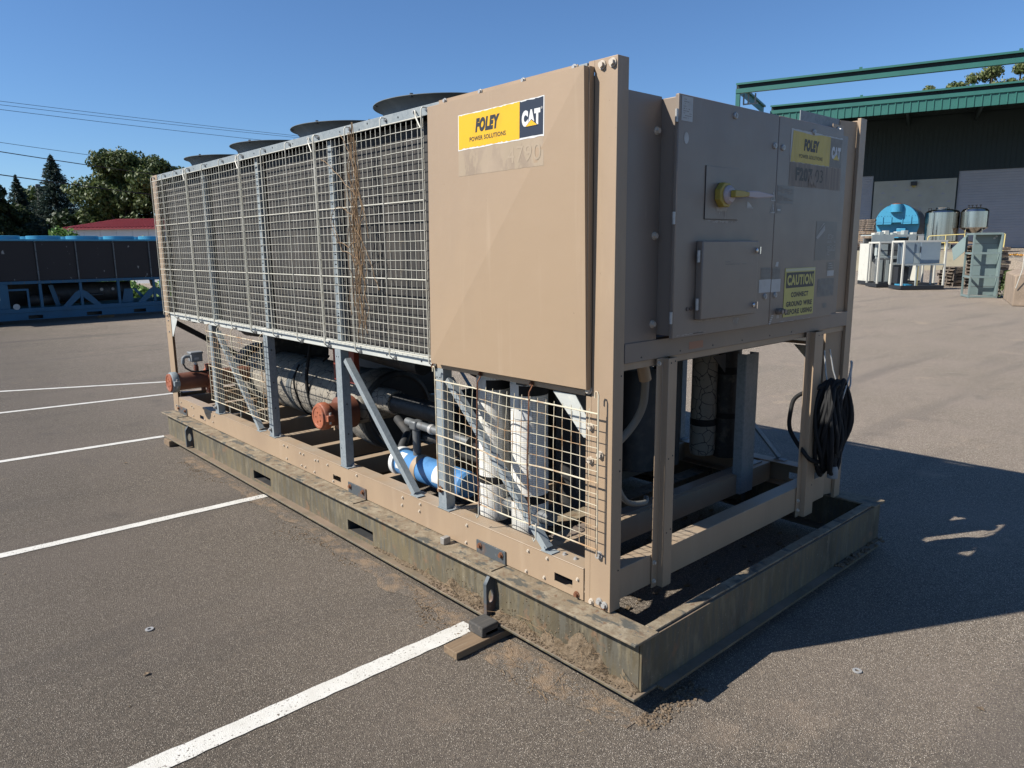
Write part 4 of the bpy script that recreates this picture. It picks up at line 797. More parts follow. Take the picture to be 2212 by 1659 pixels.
obj(MB().tube([(.60, 5.2, 1.14), (.60, 4.3, 1.17), (.60, 3.6, 1.17), (.60, 2.9, 1.13), (.60, 2.2, 1.1)], .075, 16), 'suction_pipe', 'blackins', ch)
# near capped stub
def coupling(y, x0, x1, z, r, mtp, mtc, ring):
    o = obj(MB().lathe([(0, 0), (r, 0), (r, x1-x0), (0, x1-x0)], (x0, y, z), (1, 0, 0), 36), 'pipe_stub', mtp, ch)
    obj(MB().lathe([(0, .004), (r*.80, .004), (r*.84, 0), (r*1.0, 0), (r*1.04, .006), (r*1.04, .05), (r, .05)], (x0-.008, y, z), (1, 0, 0), 36), 'pipe_cap', mtc, o)
    cp = MB().lathe([(r*.99, 0), (r*1.13, .0), (r*1.20, .010), (r*1.20, .050), (r*1.13, .060), (r*1.0, .060)], (x0+.006, y, z), (1, 0, 0), 32)
    for s_ in (-1, 1): ya_, yb_ = sorted((y+s_*(r*1.15-.01), y+s_*(r*1.15+.026))); cp.box(x0+.010, x0+.060, ya_, yb_, z-.022, z+.022)
    obj(cp, 'coupling_ring', ring, o, bev=.003)
    for s_ in (-1, 1): obj(MB().cyl((x0+.035, y+s_*(r*1.15+.012), z-.04), (x0+.035, y+s_*(r*1.15+.012), z+.04), .008, 8), 'coupling_bolt', 'dullmetal', o)
    for k in range(5): a = k*1.26; obj(MB().cyl((x0-.0085, y+.035*math.cos(a), z+.035*math.sin(a)), (x0-.0035, y+.035*math.cos(a), z+.035*math.sin(a)), .006, 8), 'cap_stud', mtc, o)
    return o
coupling(2.72, .055, .45, .735, .082, 'brown', 'orange', 'orange')
obj(MB().lathe([(.10, 0), (.118, .01), (.118, .12), (.1, .13)], (.20, 2.72, .735), (1, 0, 0), 32), 'pipe_collar', 'brown', ch)
obj(MB().lathe([(.0, 0), (.082, 0), (.100, .02), (.10, .30), (0, .31)], (.34, 2.72, .735), (1, 0, 0), 32), 'pipe_wrap', 'cracked', ch)
p2 = coupling(4.92, -.262, .50, .735, .078, 'brown', 'orange', 'galv')
obj(MB().lathe([(.079, 0), (.098, .004), (.098, .05), (.079, .055)], (.06, 4.92, .735), (1, 0, 0), 32).box(.065, .11, 4.89, 4.95, .83, .87).box(.065, .11, 4.89, 4.95, .60, .64), 'pipe_coupling', 'orange', p2, bev=.003)
obj(MB().cyl((-.02, 4.92, .80), (-.02, 4.92, .855), .022, 16).cyl((-.02, 4.92, .855), (-.02, 4.92, .875), .018, 16), 'flow_switch_stem', 'brown', p2); obj(MB().cyl((-.02, 4.92, .875), (-.02, 4.92, .905), .015, 16), 'stem_nut', 'white', p2)
obj(MB().box(-.068, .030, 4.87, 4.965, .905, .990).box(-.075, .037, 4.865, 4.97, .975, .995), 'flow_switch_box', 'greyplastic', p2, bev=.006); obj(MB().box(-.045, -.005, 4.8685, 4.8698, .925, .945), 'box_label', 'whiteshade', p2)
obj(MB().tube([(-.068, 4.92, .955), (-.105, 4.92, .957), (-.125, 4.92, .945), (-.130, 4.92, .915), (-.130, 4.92, .895)], .016, 12), 'conduit_elbow', 'greyplastic', p2)
obj(MB().tube([(-.130, 4.92, .895), (-.118, 4.90, .855), (-.08, 4.87, .825), (-.02, 4.85, .815), (.06, 4.85, .818), (.2, 4.86, .81)], .008, 8), 'signal_cable', 'black', p2)
obj(MB().cyl((.03, 4.92, .66), (.03, 4.92, .63), .02, 12), 'drain_plug', 'brown', p2)
# white scrim wrapped risers
def riser(x, y, z0, z1, r, mt='scrim', bands=(), tapes=True):
    o = obj(MB().lathe([(0, 0), (r*.93, 0), (r, .03), (r*1.01, (z1-z0)*.3), (r*.985, (z1-z0)*.6), (r, z1-z0), (0, z1-z0)], (x, y, z0), (0, 0, 1), 40), 'insulated_riser', mt, ch)
    for a, b in bands: obj(MB().lathe([(r*.98, 0), (r*1.025, .003), (r*1.025, b-a-.003), (r*.98, b-a)], (x, y, a), (0, 0, 1), 40), 'riser_band', 'black', o)
    return o
r1 = riser(.25, 1.05, .412, 1.255, .090, bands=((1.145, 1.20), (.62, .665)))
r2 = riser(.26, .777, .405, 1.255, .098, bands=((1.150, 1.205), (.575, .625)))
def wraplab(par, x, y, r, a0, a1, z0, z1):
    mb = MB(); n = 8; vs = []
    for k in range(n+1):
        a = a0+(a1-a0)*k/n; vs += [(x+r*1.032*math.cos(a), y+r*1.032*math.sin(a), z) for z in (z0, z1)]
    obj(mb.add(vs, [(2*k, 2*k+2, 2*k+3, 2*k+1) for k in range(n)]), 'paper_label', 'white', par)
wraplab(r1, .25, 1.05, .090, R_(150), R_(205), 1.08, 1.205); wraplab(r2, .26, .777, .098, R_(150), R_(195), 1.07, 1.21); wraplab(r2, .26, .777, .0985, R_(170), R_(235), 1.03, 1.075)
riser(1.90, .80, .50, 1.235, .085, mt='cracked', bands=((.70, .75),)); riser(2.02, .70, .48, 1.235, .085, mt='blackins', bands=((1.05, 1.1), (.75, .79)))
for x, y, r, z0, z1 in ((.95, .98, .17, .47, 1.15), (1.42, 1.00, .16, .47, 1.12), (1.62, .9, .09, .47, 1.25), (.62, .80, .10, .47, 1.2)): obj(MB().lathe([(0, 0), (r, 0), (r, z1-z0-.06), (r*.8, z1-z0), (0, z1-z0)], (x, y, z0), (0, 0, 1), 32), 'compressor', 'machine', ch)
obj(MB().box(1.88, 1.93, 3.75, 5.45, .48, 1.235), 'dark_panel', 'machine', ch, bev=.01); obj(MB().box(.45, 1.25, 1.28, 1.40, .50, 1.20), 'dark_panel', 'machine', ch, bev=.01); obj(MB().box(.45, .60, .62, .625, .60, 1.235), 'splash_plate', 'machine', ch)  # long far sheet added to black out the view between the side posts
obj(MB().lathe([(0, 0), (.07, 0), (.07, .9), (0, .9)], (.55, 1.75, .80), (0, 1, 0), 24), 'suction_line', 'blackins', ch)
obj(MB().lathe([(.0, 0), (.085, .0), (.09, .02), (.09, .22), (0, .22)], (.55, 2.47, .80), (0, 1, 0), 24), 'line_wrap', 'cracked', ch)
obj(MB().box(.30, .34, 2.62, 2.92, .95, 1.235), 'red_bracket', 'redpaint', ch)
obj(MB().box(.6, 1.7, 1.45, 1.95, .50, .95), 'oil_sump', 'machine', ch, bev=.03)
for yb_ in (1.6, 2.2): obj(MB().tube([(1.0, yb_, 1.23), (1.05, yb_, 1.0), (1.2, yb_-.1, .9)], .04, 10), 'discharge_pipe', 'machine', ch)
# blue drier and small piping
bd = obj(MB().lathe([(0, 0), (.07, .0), (.083, .015), (.083, .70), (.07, .72), (0, .72)], (.25, 1.28, .53), (0, 1, 0), 36), 'filter_drier', 'blue', ch)
obj(MB().lathe([(.083, 0), (.096, .0), (.098, .02), (.096, .04), (.083, .04)], (.25, 1.955, .53), (0, 1, 0), 36), 'drier_flange', 'white', bd); obj(MB().lathe([(.083, 0), (.086, .001), (.086, .05), (.083, .052)], (.25, 1.72, .53), (0, 1, 0), 36), 'drier_band', 'tan', bd)
mb = MB(); vs = []
for k in range(9): a = R_(120+k*9); vs += [(.25+.0845*math.cos(a), y, .53+.0845*math.sin(a)) for y in (1.40, 1.54)]
obj(mb.add(vs, [(2*k, 2*k+1, 2*k+3, 2*k+2) for k in range(8)]), 'drier_label', 'white', bd)
mb = MB(); vs = []
for k in range(9): a = R_(110+k*10); vs += [(.25+.0845*math.cos(a), y, .53+.0845*math.sin(a)) for y in (1.86, 1.93)]
obj(mb.add(vs, [(2*k, 2*k+1, 2*k+3, 2*k+2) for k in range(8)]), 'drier_label', 'white', bd)
obj(MB().box(.20, .30, 1.40, 1.46, .474, .49), 'drier_support', 'tan', ch)
obj(MB().tube([(.25, 1.80, .61), (.25, 1.80, .70), (.25, 1.80, .79)], .026, 14), 'liquid_line', 'copper', ch); obj(MB().box(.215, .285, 1.765, 1.835, .775, .835), 'line_tee', 'copper', ch, bev=.012)
obj(MB().tube([(.25, 1.90, .81), (.25, 1.8, .808), (.255, 1.5, .80), (.26, 1.28, .79)], .026, 14), 'liquid_line', 'copper', ch); obj(MB().tube([(.30, 1.85, .72), (.33, 1.6, .72), (.36, 1.3, .70)], .030, 14), 'liquid_line', 'blackins', ch)
for y in (1.45, 1.62, 1.77): obj(MB().lathe([(.026, 0), (.031, .004), (.031, .03), (.026, .034)], (.254, y, .803), (0, 1, 0), 16), 'line_clamp', 'dullmetal', ch)
obj(MB().tube([(.25, 1.98, .53), (.30, 2.05, .60), (.42, 2.15, .66), (.5, 2.4, .7)], .03, 12), 'liquid_line', 'machine', ch)
obj(MB().tube([(.25, .60, .52), (.25, .80, .50), (.28, 1.15, .52)], .04, 12), 'service_valve', 'copper', ch)
lumps_o = []
# conduits visible at the near end
cable([(.50, .25, 1.37), (.54, .25, 1.25)], .030, 'tan', 'conduit_fitting', 14)
cable([(.54, .25, 1.25), (.565, .28, 1.12), (.55, .32, 1.02), (.48, .36, .93), (.40, .40, .88)], .020, 'hose', 'flexible_conduit', 12)
cable([(.40, .30, .90), (.40, .30, .75), (.48, .30, .63), (.62, .30, .59), (.70, .35, .585)], .014, 'hose', 'flexible_conduit', 12)
obj(MB().box(1.676, 1.735, .03, .09, 1.10, 1.373), 'cable_channel', 'tangrey', ch) if False else None
obj(MB().box(1.70, 1.80, .10, .14, 1.29, 1.345), 'junction_box', 'tan', ch, bev=.004) if False else obj(MB().box(1.885, 1.985, .05, .085, 1.285, 1.345), 'junction_box', 'cream', ch, bev=.004)
obj(MB().box(1.86, 2.015, .088, .092, .90, 1.374), 'backing_plate', 'tangrey', ch)
obj(MB().prism([(1.52, 1.235), (1.66, 1.235), (1.66, 1.12)], 'y', .50, .505), 'corner_gusset', 'machine', ch)
# right base rail slot, floor litter
obj(MB().box(2.16, 2.33, .19, .195, .49, .50), 'cover_strip', 'galv', ch)

# ================================================================ black cable coil hung on the frame
cc = root('cable_coil', (1.90, -.05, .55), 0, 'coiled heavy black power cable hanging from the right end post of the chiller', 'cable coil')
rg = random.Random(12); mb = MB()
for k in range(26):
    cx = 1.865+rg.uniform(-.035, .035); w = rg.uniform(.04, .112); zt = 1.125-rg.uniform(0, .03); zb = .56+rg.uniform(-.02, .15); y = -.045-rg.uniform(0, .085)
    pts = []
    for i in range(28):
        a = 2*math.pi*i/28; zz = (zt+zb)/2+(zt-zb)/2*math.sin(a); ww = w*(.62+.38*abs(math.cos(a))**.7)*(1 if math.sin(a) < 0 else .92); pts.append((cx+ww*math.copysign(abs(math.cos(a))**.8, math.cos(a)), y+.012*math.sin(3*a+k)+.02*math.sin(a+k), zz))
    obj(MB().tube(pts, .0115, 8, closed=True), 'cable_loop', 'black', cc)
cable([(1.80, -.06, 1.10), (1.77, -.03, 1.08), (1.73, .07, 1.02), (1.70, .085, .94), (1.70, .08, .82), (1.68, -.03, .70), (1.74, -.05, .655), (1.80, -.06, .64)], .0125, 'black', 'cable_tail', 10, cc)
obj(MB().tube([(1.87, -.10, .72), (1.86, -.11, .64), (1.86, -.115, .60)], .020, 12), 'cable_plug', 'black', cc); obj(MB().lathe([(0, 0), (.030, 0), (.030, .05), (.022, .07), (0, .07)], (1.855, -.115, .545), (0, 0, 1), 20), 'plug_head', 'greyplastic', cc)
cable([(1.89, -.12, .99), (1.90, -.13, 1.05), (1.945, -.13, 1.13), (1.99, -.12, 1.19), (2.03, -.10, 1.212), (2.048, -.10, 1.20), (2.04, -.10, 1.14), (2.02, -.11, 1.08), (1.97, -.12, 1.045), (1.93, -.13, 1.04)], .0050, 'dullmetal', 'tie_strap', 8, cc)
obj(MB().tube([(1.885, -.004, 1.283), (1.865, -.03, 1.16), (1.86, -.05, 1.08), (1.875, -.07, 1.04)], .004, 6), 'tie_cord', 'dullmetal', cc); obj(MB().tube([(1.955, -.004, 1.283), (1.96, -.03, 1.16), (1.965, -.05, 1.10)], .004, 6), 'tie_cord', 'dullmetal', cc)
obj(MB().tube([(1.77, -.03, .80), (1.765, -.035, .86), (1.785, -.035, .865), (1.785, -.03, .80), (1.775, -.03, .72), (1.775, -.03, .64)], .006, 6), 'cable_tie', 'black', cc)

# ================================================================ dead vines
vr = root('dead_vine', (-.04, 1.9, 1.33), 0, 'dry brown climbing vine stems tangled in the upper wire guard', 'dead vine')
rg = random.Random(21)
def vine(y, z0, z1, r, am=.02):
    n = 16; ph = rg.uniform(0, 6); obj(MB().tube([(-.036+.006*math.sin(k*1.7+ph), y+am*math.sin(k*.9+ph)+rg.uniform(-.008, .008), z0+(z1-z0)*k/n) for k in range(n+1)], r, 5), 'vine_stem', 'vine', vr)
for y, z0, z1, r in ((1.92, 1.45, 2.60, .0035), (1.90, 1.50, 2.52, .003), (1.88, 1.42, 2.45, .003), (1.95, 1.65, 2.50, .0025), (1.98, 1.55, 2.35, .002), (1.86, 1.7, 2.2, .002), (2.02, 1.50, 2.25, .0018), (1.93, 1.6, 2.3, .0028), (1.90, 1.8, 2.4, .0025), (1.97, 1.9, 2.55, .0025), (1.905, 1.36, 2.3, .0022), (1.935, 1.5, 2.58, .002), (1.88, 1.45, 2.5, .0018), (1.96, 1.4, 2.2, .002), (1.915, 1.7, 2.6, .0022), (1.945, 1.35, 1.95, .002), (1.85, 1.4, 1.9, .0018)): vine(y, z0, z1, r)
for pts in ([(1.90, 2.05), (2.0, 2.10), (2.12, 2.14), (2.2, 2.10), (2.22, 2.02)], [(2.22, 2.02), (2.15, 1.93), (2.02, 1.90), (1.93, 1.93)], [(2.30, 2.43), (2.15, 2.35), (2.02, 2.26), (1.92, 2.20)], [(1.92, 2.0), (1.80, 1.85), (1.74, 1.72), (1.70, 1.66)], [(1.88, 2.2), (1.82, 2.1), (1.79, 1.95)], [(2.2, 2.05), (2.1, 1.88), (1.95, 1.84)], [(1.94, 1.85), (1.9, 1.78), (1.86, 1.80)], [(2.06, 2.55), (1.98, 2.46), (1.94, 2.40)]):
    P_ = [Vector((-.038, a, b)) for a, b in pts]; out = []
    for i in range(len(P_)-1):
        for k in range(6): out.append(P_[i].lerp(P_[i+1], k/6)+Vector((0, rg.uniform(-.003, .003), .012*math.sin(math.pi*k/6))))
    out.append(P_[-1]); obj(MB().tube(out, .0018, 5), 'vine_tendril', 'vine', vr)
# ================================================================ background materials
T['deepblue'] = M('shaded_chiller_blue', (.006, .105, .20), [((.005, .08, .15), 'noise', 2, .45, .75), ((.06, .13, .17), 'noise', 5, .62, .8)], rough=.5)  # frame blue darkened to carry the shade on the chiller's front
T['skyblue'] = M('bright_blue_paint', (.05, .30, .48), [((.04, .24, .40), 'noise', 3, .5, .8)], rough=.45)
T['fin2'] = M('dark_brown_coil', (.024, .018, .017), [((.045, .04, .038), 'wave', 2.2, .8, .98, (0, 0, 1)), ((.35, .33, .30), 'fine', 9, .69, .72, (1, 1, .5))], rough=.7)
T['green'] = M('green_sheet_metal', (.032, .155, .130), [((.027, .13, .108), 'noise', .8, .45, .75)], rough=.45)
T['shadegreen'] = M('shaded_dark_green_siding', (.003, .017, .018), [], rough=.6)  # dark green lowered further, canopy shade put into the colour
T['cmu'] = M('painted_block_wall', (.42, .44, .39), [((.37, .39, .34), 'noise', .6, .4, .7)], rough=.8)
T['rolldoor'] = M('grey_roller_door', (.36, .38, .42), [((.32, .345, .38), 'noise', .5, .4, .7)], rough=.55)
T['creamwall'] = M('cream_painted_concrete', (.66, .58, .40), [((.46, .38, .26), 'noise', 1.2, .5, .75), ((.3, .24, .16), 'noise', 6, .66, .8)], rough=.85)
T['concrete'] = M('tan_concrete', (.33, .25, .18), [((.25, .19, .135), 'noise', 3, .4, .7), ((.48, .37, .28), 'noise', 12, .55, .8)], rough=.9, bump=[('noise', 10, .3)])
T['skyblue'].node_tree
T['stainless'] = M('stainless_steel', (.52, .495, .46), [((.36, .33, .29), 'noise', 1.0, .42, .62, (2, 2, .02))], rough=.16, metal=1, rvar=.04)  # vertical brown bands paint in the reflections on the tanks
T['yellowrail'] = M('yellow_handrail_paint', (.68, .56, .22), [], rough=.5)
T['orangegear'] = M('orange_webbing', (.65, .30, .04), [((.7, .42, .08), 'noise', 12, .5, .7)], rough=.8)
T['offwhite'] = M('off_white_steel', (.62, .61, .54), [((.46, .45, .40), 'noise', 3, .55, .8)], rough=.5)
T['bluegrey'] = M('blue_grey_panel', (.25, .32, .38), [((.30, .37, .41), 'noise', 2, .4, .7)], rough=.35)
T['palegrey'] = M('pale_grey_green_panel', (.42, .47, .45), [((.36, .40, .39), 'noise', 2, .4, .7)], rough=.5)
T['greygreen'] = M('grey_green_cabinet', (.20, .265, .255), [((.17, .23, .22), 'noise', 2, .4, .7)], rough=.5)
T['midgrey'] = M('mid_grey_metal', (.12, .13, .13), [((.2, .21, .21), 'noise', 4, .5, .7)], rough=.5)
T['redroof'] = M('red_metal_roof', (.40, .07, .07), [((.34, .06, .06), 'noise', 1, .4, .7)], rough=.5)
T['whitewall'] = M('white_wall_panels', (.80, .80, .79), [((.74, .74, .73), 'noise', .8, .4, .7)], rough=.7)
T['bark'] = M('bark', (.09, .07, .055), [((.05, .04, .03), 'noise', 12, .4, .6, (1, 1, .2))], rough=.9)
def leafmat(name, a, b, c):
    mt = bpy.data.materials.new(name); mt.use_nodes = True; nt = mt.node_tree; N, L = nt.nodes, nt.links
    bs = N['Principled BSDF']; bs.inputs['Roughness'].default_value = .55; bs.inputs['Specular IOR Level'].default_value = .3
    g = N.new('ShaderNodeNewGeometry'); r = N.new('ShaderNodeValToRGB'); L.new(g.outputs['Random Per Island'], r.inputs[0])
    r.color_ramp.elements[0].color = (*a, 1); r.color_ramp.elements[1].color = (*c, 1); e = r.color_ramp.elements.new(.5); e.color = (*b, 1)
    L.new(r.outputs[0], bs.inputs['Base Color']); tr = N.new('ShaderNodeBsdfTranslucent'); L.new(r.outputs[0], tr.inputs[0]); mx = N.new('ShaderNodeMixShader'); mx.inputs[0].default_value = .25
    L.new(bs.outputs[0], mx.inputs[1]); L.new(tr.outputs[0], mx.inputs[2]); L.new(mx.outputs[0], N['Material Output'].inputs[0]); return mt
T['leaf'] = leafmat('broad_leaves', (.035, .060, .018), (.065, .095, .028), (.12, .14, .045))
T['leafdark'] = leafmat('dark_leaves', (.018, .035, .014), (.035, .055, .020), (.06, .08, .03))
T['needle'] = leafmat('spruce_needles', (.018, .036, .026), (.036, .060, .046), (.065, .095, .075))
T['leafbright'] = leafmat('fresh_leaves', (.07, .14, .03), (.12, .22, .05), (.2, .3, .08))
T['leaftop'] = leafmat('pale_top_leaves', (.07, .10, .03), (.12, .15, .05), (.19, .20, .09))

# ================================================================ blue chiller behind
bc = root('blue_chiller', (.59, 21.9, 0), R_(3.45), 'bright blue air cooled chiller with dark coil panels in the left background', 'chiller', local=True)
def B(mb, nm, mt, par=bc, **k): return obj(mb, nm, mt, par, **k)
XL, XR, DP = -1.6, 7.3, 2.25
B(MB().box(XL, XR, .0, .10, .10, .17).box(XL, XR, .0, .08, .17, .24), 'skid_beam', 'deepblue') if False else None
sb = plate('y', 0, .012, XL, XR, .10, .30, [(.92-.25, .92+.10, .12, .22), (2.12, 2.52, .12, .22), (3.4, 3.75, .12, .22)]); B(sb, 'skid_beam', 'deepblue'); B(MB().box(XL, XR, .012, .12, .29, .30), 'skid_flange', 'deepblue'); B(MB().box(XL, XR, DP-.1, DP, .10, .30), 'skid_beam', 'deepblue'); B(MB().box(XL+.1, XR-.1, .25, .29, .0995, .301), 'dark_pocket_filler', 'ink')  # ink box added behind the pockets, standing in for the shade inside
B(MB().box(XL, XR, -.012, .10, .302, .42), 'base_rail', 'deepblue', bev=.004); B(MB().box(XL, XR, DP-.1, DP, .302, .42), 'base_rail', 'deepblue')
B(MB().box(XL, XR, -.012, .06, 1.075, 1.155), 'lower_rail', 'deepblue', bev=.004); B(MB().box(XL, XR, DP-.06, DP, 1.075, 1.155), 'lower_rail', 'deepblue')
B(MB().box(XL, XR, -.01, .06, 2.235, 2.285), 'top_rail', 'skyblue', bev=.004); B(MB().box(XL, XR, .061, DP, 2.24, 2.28), 'top_deck', 'skyblue'); B(MB().box(XL, XR, .10, DP-.1, 1.10, 1.13), 'drip_tray', 'midgrey')
P0 = .99
cols = [.05+P0*k for k in range(-1, 8)]
for k in range(len(cols)-1): B(MB().box(cols[k]+.02, cols[k+1]-.02, .03, .10, 1.16, 2.233), 'condenser_coil', 'fin2'); B(MB().box(cols[k]+.02, cols[k+1]-.02, DP-.1, DP-.03, 1.16, 2.233), 'condenser_coil', 'fin2')
for c in cols:
    B(MB().box(c-.016, c+.016, -.004, .028, 1.157, 2.233), 'coil_strip', 'midgrey')
    for k in range(5): B(MB().cyl((c, -.012, 1.2+k*.25), (c, -.004, 1.2+k*.25), .012, 8), 'bolt', 'ink')
for k in range(28): B(MB().box(XL+.1+k*.31, XL+.112+k*.31, -.018, -.0125, 1.085, 1.145), 'rail_clip', 'midgrey')
for c, w in ((1.04, .07), (2.045, .07), (3.05, .07), (4.055, .07), (5.06, .07), (6.06, .07)): B(MB().box(c-w/2, c+w/2, 0, .07, .421, 1.074), 'side_post', 'deepblue', bev=.004); B(MB().box(c-w/2, c+w/2, DP-.07, DP, .421, 1.074), 'side_post', 'deepblue')
for c in (2.045, 4.055, 6.06):
    for s in (-1, 1): B(MB().prism([(c+s*.036, .86), (c+s*.036, .66), (c+s*.30, .421), (c+s*.50, .421), (c+s*.15, .80)], 'y', .012, .022), 'knee_brace', 'deepblue')
B(MB().prism([(1.30, 1.02), (1.42, 1.02), (1.56, .421), (1.44, .421)], 'y', .30, .31), 'inner_plate', 'deepblue'); B(MB().prism([(3.16, .421), (3.48, .421), (3.50, .83), (3.26, .83)], 'y', .20, .21).prism([(3.5, .83), (3.58, .83), (3.9, .50), (3.75, .50)], 'y', .20, .21), 'inner_plate', 'deepblue')
B(MB().box(XL, .28, -.014, .04, .421, 1.074), 'side_panel', 'deepblue', bev=.004); B(MB().box(-.12, .07, -.018, -.0145, .66, .82), 'panel_label', 'whiteshade')
B(MB().box(.285, .76, .03, .05, .90, .95).box(.71, .76, .03, .05, .421, .90), 'panel_frame', 'deepblue')
B(MB().lathe([(0, 0), (.27, 0), (.28, .02), (.28, 2.1), (0, 2.1)], (1.45, .75, .76), (1, 0, 0), 36), 'evaporator_shell', 'machine'); B(MB().lathe([(0, 0), (.16, 0), (.16, .8), (0, .8)], (.8, .6, .6), (1, 0, 0), 24), 'compressor', 'machine'); B(MB().box(-1.4, .25, .3, 1.9, .42, 1.05), 'compressor', 'machine')
B(MB().box(.3, 2.8, 1.2, 1.25, .42, 1.07), 'rear_panel', 'machine')
for x, z, r, y in ((2.72, .83, .045, .47), (3.03, .83, .04, .47), (.42, .47, .08, -.03)): B(MB().lathe([(0, 0), (r, 0), (r, .02), (0, .02)], (x, y, z), (0, 1, 0), 20), 'gauge' if r < .07 else 'round_cover', 'whiteshade')
B(MB().tube([(2.4, .45, .68), (2.66, .45, .68), (2.74, .42, .68)], .05, 12), 'water_stub', 'machine')
fsh = mesh_of(MB().lathe([(.42, 0), (.42, .10), (.40, .104), (.39, .10), (.39, 0)], (0, 0, 0), (0, 0, 1), 40, False), 'fan_shroud', 'skyblue')
for k in range(8):
    for yy in (.55, 1.65): o = inst(fsh, 'fan_shroud', bc, (-.57+P0*k-.02, yy, 2.281), world=False)
for k in range(2): 
    for i in range(2): B(MB().box(XL+.5+k*6, XL+1.1+k*6, .1+i*1.8, .3+i*1.8, 0, .099), 'timber_block', 'wood')
B(MB().box(2.5, 2.9, .2, .4, 0, .099), 'timber_block', 'wood')

# ================================================================ green warehouse with canopy
A109 = R_(109+180)
OX, OY = 85.657, 20.143
wh = root('warehouse', (OX, OY, 0), A109, 'green metal warehouse with deep canopy and large grey doors', 'warehouse', local=True)
def Wf(mb, nm, mt, **k): return obj(mb, nm, mt, wh, **k)
Wf(MB().box(-23, 26, .15, 22, 1.35, 15.25), 'wall', 'shadegreen')
Wf(plate('y', .0, .14, -22.9, 25.9, 1.36, 14.9, [(-20.4, -12.84, 1.4, 9.23), (-4.92, 13.5, 1.45, 9.28)]), 'wall_siding', 'shadegreen')
rb = MB()
for k in range(112):
    x = -22.8+k*.435; zb = 1.37
    if -20.4 < x < -12.84: zb = 9.25
    if -4.92 < x < 13.5: zb = 9.30
    if -12.70 < x < -5.04: zb = 8.62
    rb.box(x, x+.06, -.05, -.001, zb, 14.0)
Wf(rb, 'siding_rib', 'shadegreen', kind='stuff', weld=False, smooth=False)
def rdoor(x0, x1, z0, z1):
    d = Wf(MB().box(x0, x1, .10, .13, z0, z1), 'roller_door', 'rolldoor'); n = int((z1-z0)/.26)
    for k in range(n): obj(MB().prism([(.095, z0+k*.26+.01), (.080, z0+k*.26+.05), (.080, z0+k*.26+.22), (.095, z0+k*.26+.255)], 'x', x0, x1), 'door_slat', 'rolldoor', d, smooth=False)
rdoor(-20.4, -12.84, 1.4, 9.23); rdoor(-4.92, 4.2, 1.45, 9.28); rdoor(4.4, 13.5, 1.45, 9.28)
bw = Wf(MB().box(-12.70, -5.04, -.12, -.002, 1.40, 8.60), 'block_wall', 'cmu')
me_tm = None
for k, (x, z) in enumerate(((-11.8, 7.4), (-10.7, 8.1), (-9.5, 7.6), (-9.0, 8.0), (-7.3, 7.8), (-5.9, 8.2), (-8.3, 7.0), (-6.2, 7.1), (-10.8, 6.9), (-11.9, 6.2), (-7.1, 6.3), (-8.2, 5.6), (-10.2, 5.7), (-5.6, 6.3))): obj(MB().prism([(x-.25, z-.1), (x+.25, z-.1), (x, z+.12)], 'y', -.126, -.121), 'patch_mark', 'rolldoor', bw)
lp = Wf(MB().box(-9.22, -8.64, -.42, -.121, 8.00, 8.42), 'wall_lamp', 'ink', bev=.03); obj(MB().prism([(-9.15, 7.99), (-8.71, 7.99), (-8.85, 7.82), (-9.02, 7.82)], 'y', -.40, -.16), 'lamp_lens', T['handle'], lp)
# canopy roof, fascia, purlins
Wf(MB().box(-22.1, 25.5, -9.45, .14, 15.1, 15.3), 'canopy_roof', 'shadegreen')
for y in (-7.6, -5.7, -3.8, -1.9): Wf(MB().box(-22, 25.4, y-.08, y+.08, 14.80, 15.09), 'purlin', 'shadegreen')
for x in [-21.9+6.0*k for k in range(8)]: Wf(MB().box(x-.12, x+.12, -9.4, -.06, 14.15, 14.79), 'rafter', 'shadegreen')
Wf(MB().box(-22.25, 25.6, -9.62, -9.58, 15.74, 15.90).box(-22.25, 25.6, -9.575, -9.2, 15.86, 15.90), 'fascia_top_flange', 'green'); Wf(MB().box(-22.2, 25.6, -9.30, -9.27, 15.31, 15.855), 'fascia_web', 'shadegreen'); Wf(MB().box(-22.25, 25.6, -9.62, -9.58, 15.06, 15.40).box(-22.25, 25.6, -9.575, -9.31, 15.06, 15.10), 'fascia_bottom_flange', 'green')
mfp = mesh_of(MB().prism([(.0, 0), (.50, 0), (.53, -.07), (.60, -.07), (.63, 0), (.63, .03), (0, .03)], 'z', 14.05, 15.058), 'fascia_panel', 'green', smooth=False)
for k in range(75): inst(mfp, 'fascia_panel', wh, (-22.2+k*.63, -9.5, 0), world=False)
# open steel frame in front of the canopy
def beamx(x0, x1, y, z0, z1, s=-1):
    Wf(MB().box(x0, x1, y, y+.04, z1-.16, z1).box(x0, x1, y+.041, y+.42, z1-.04, z1), 'frame_flange', 'green'); Wf(MB().box(x0, x1, y+.26, y+.30, z0+.045, z1-.045), 'frame_web', 'shadegreen'); Wf(MB().box(x0, x1, y, y+.04, z0, z0+.36).box(x0, x1, y+.041, y+.42, z0, z0+.04), 'frame_flange', 'green')
beamx(-23.1, 25.6, -21.6, 15.12, 15.97)
Wf(MB().box(-23.1, -22.7, -21.1, -9.63, 15.78, 15.95).box(-22.93, -22.88, -21.1, -9.63, 15.14, 15.775), 'side_beam', 'green'); Wf(MB().box(-23.1, -22.75, -21.55, -21.2, .0, 15.11), 'frame_column', 'green'); Wf(MB().box(24.8, 25.2, -21.55, -21.2, .0, 15.11), 'frame_column', 'green')
for x in (-22.6, -22.2, -21.6): Wf(MB().box(x, x+.12, -20.9, -20.8, 14.3, 15.1), 'hanger_bracket', 'galv')
Wf(MB().box(-22.6, -21.3, -20.85, -20.8, 14.2, 14.32), 'hanger_bracket', 'galv')
for x in (-13.2, -2.4, 8.0): Wf(MB().box(x-.12, x+.12, -21.5, -21.4, 15.975, 16.13), 'frame_clip', 'green')
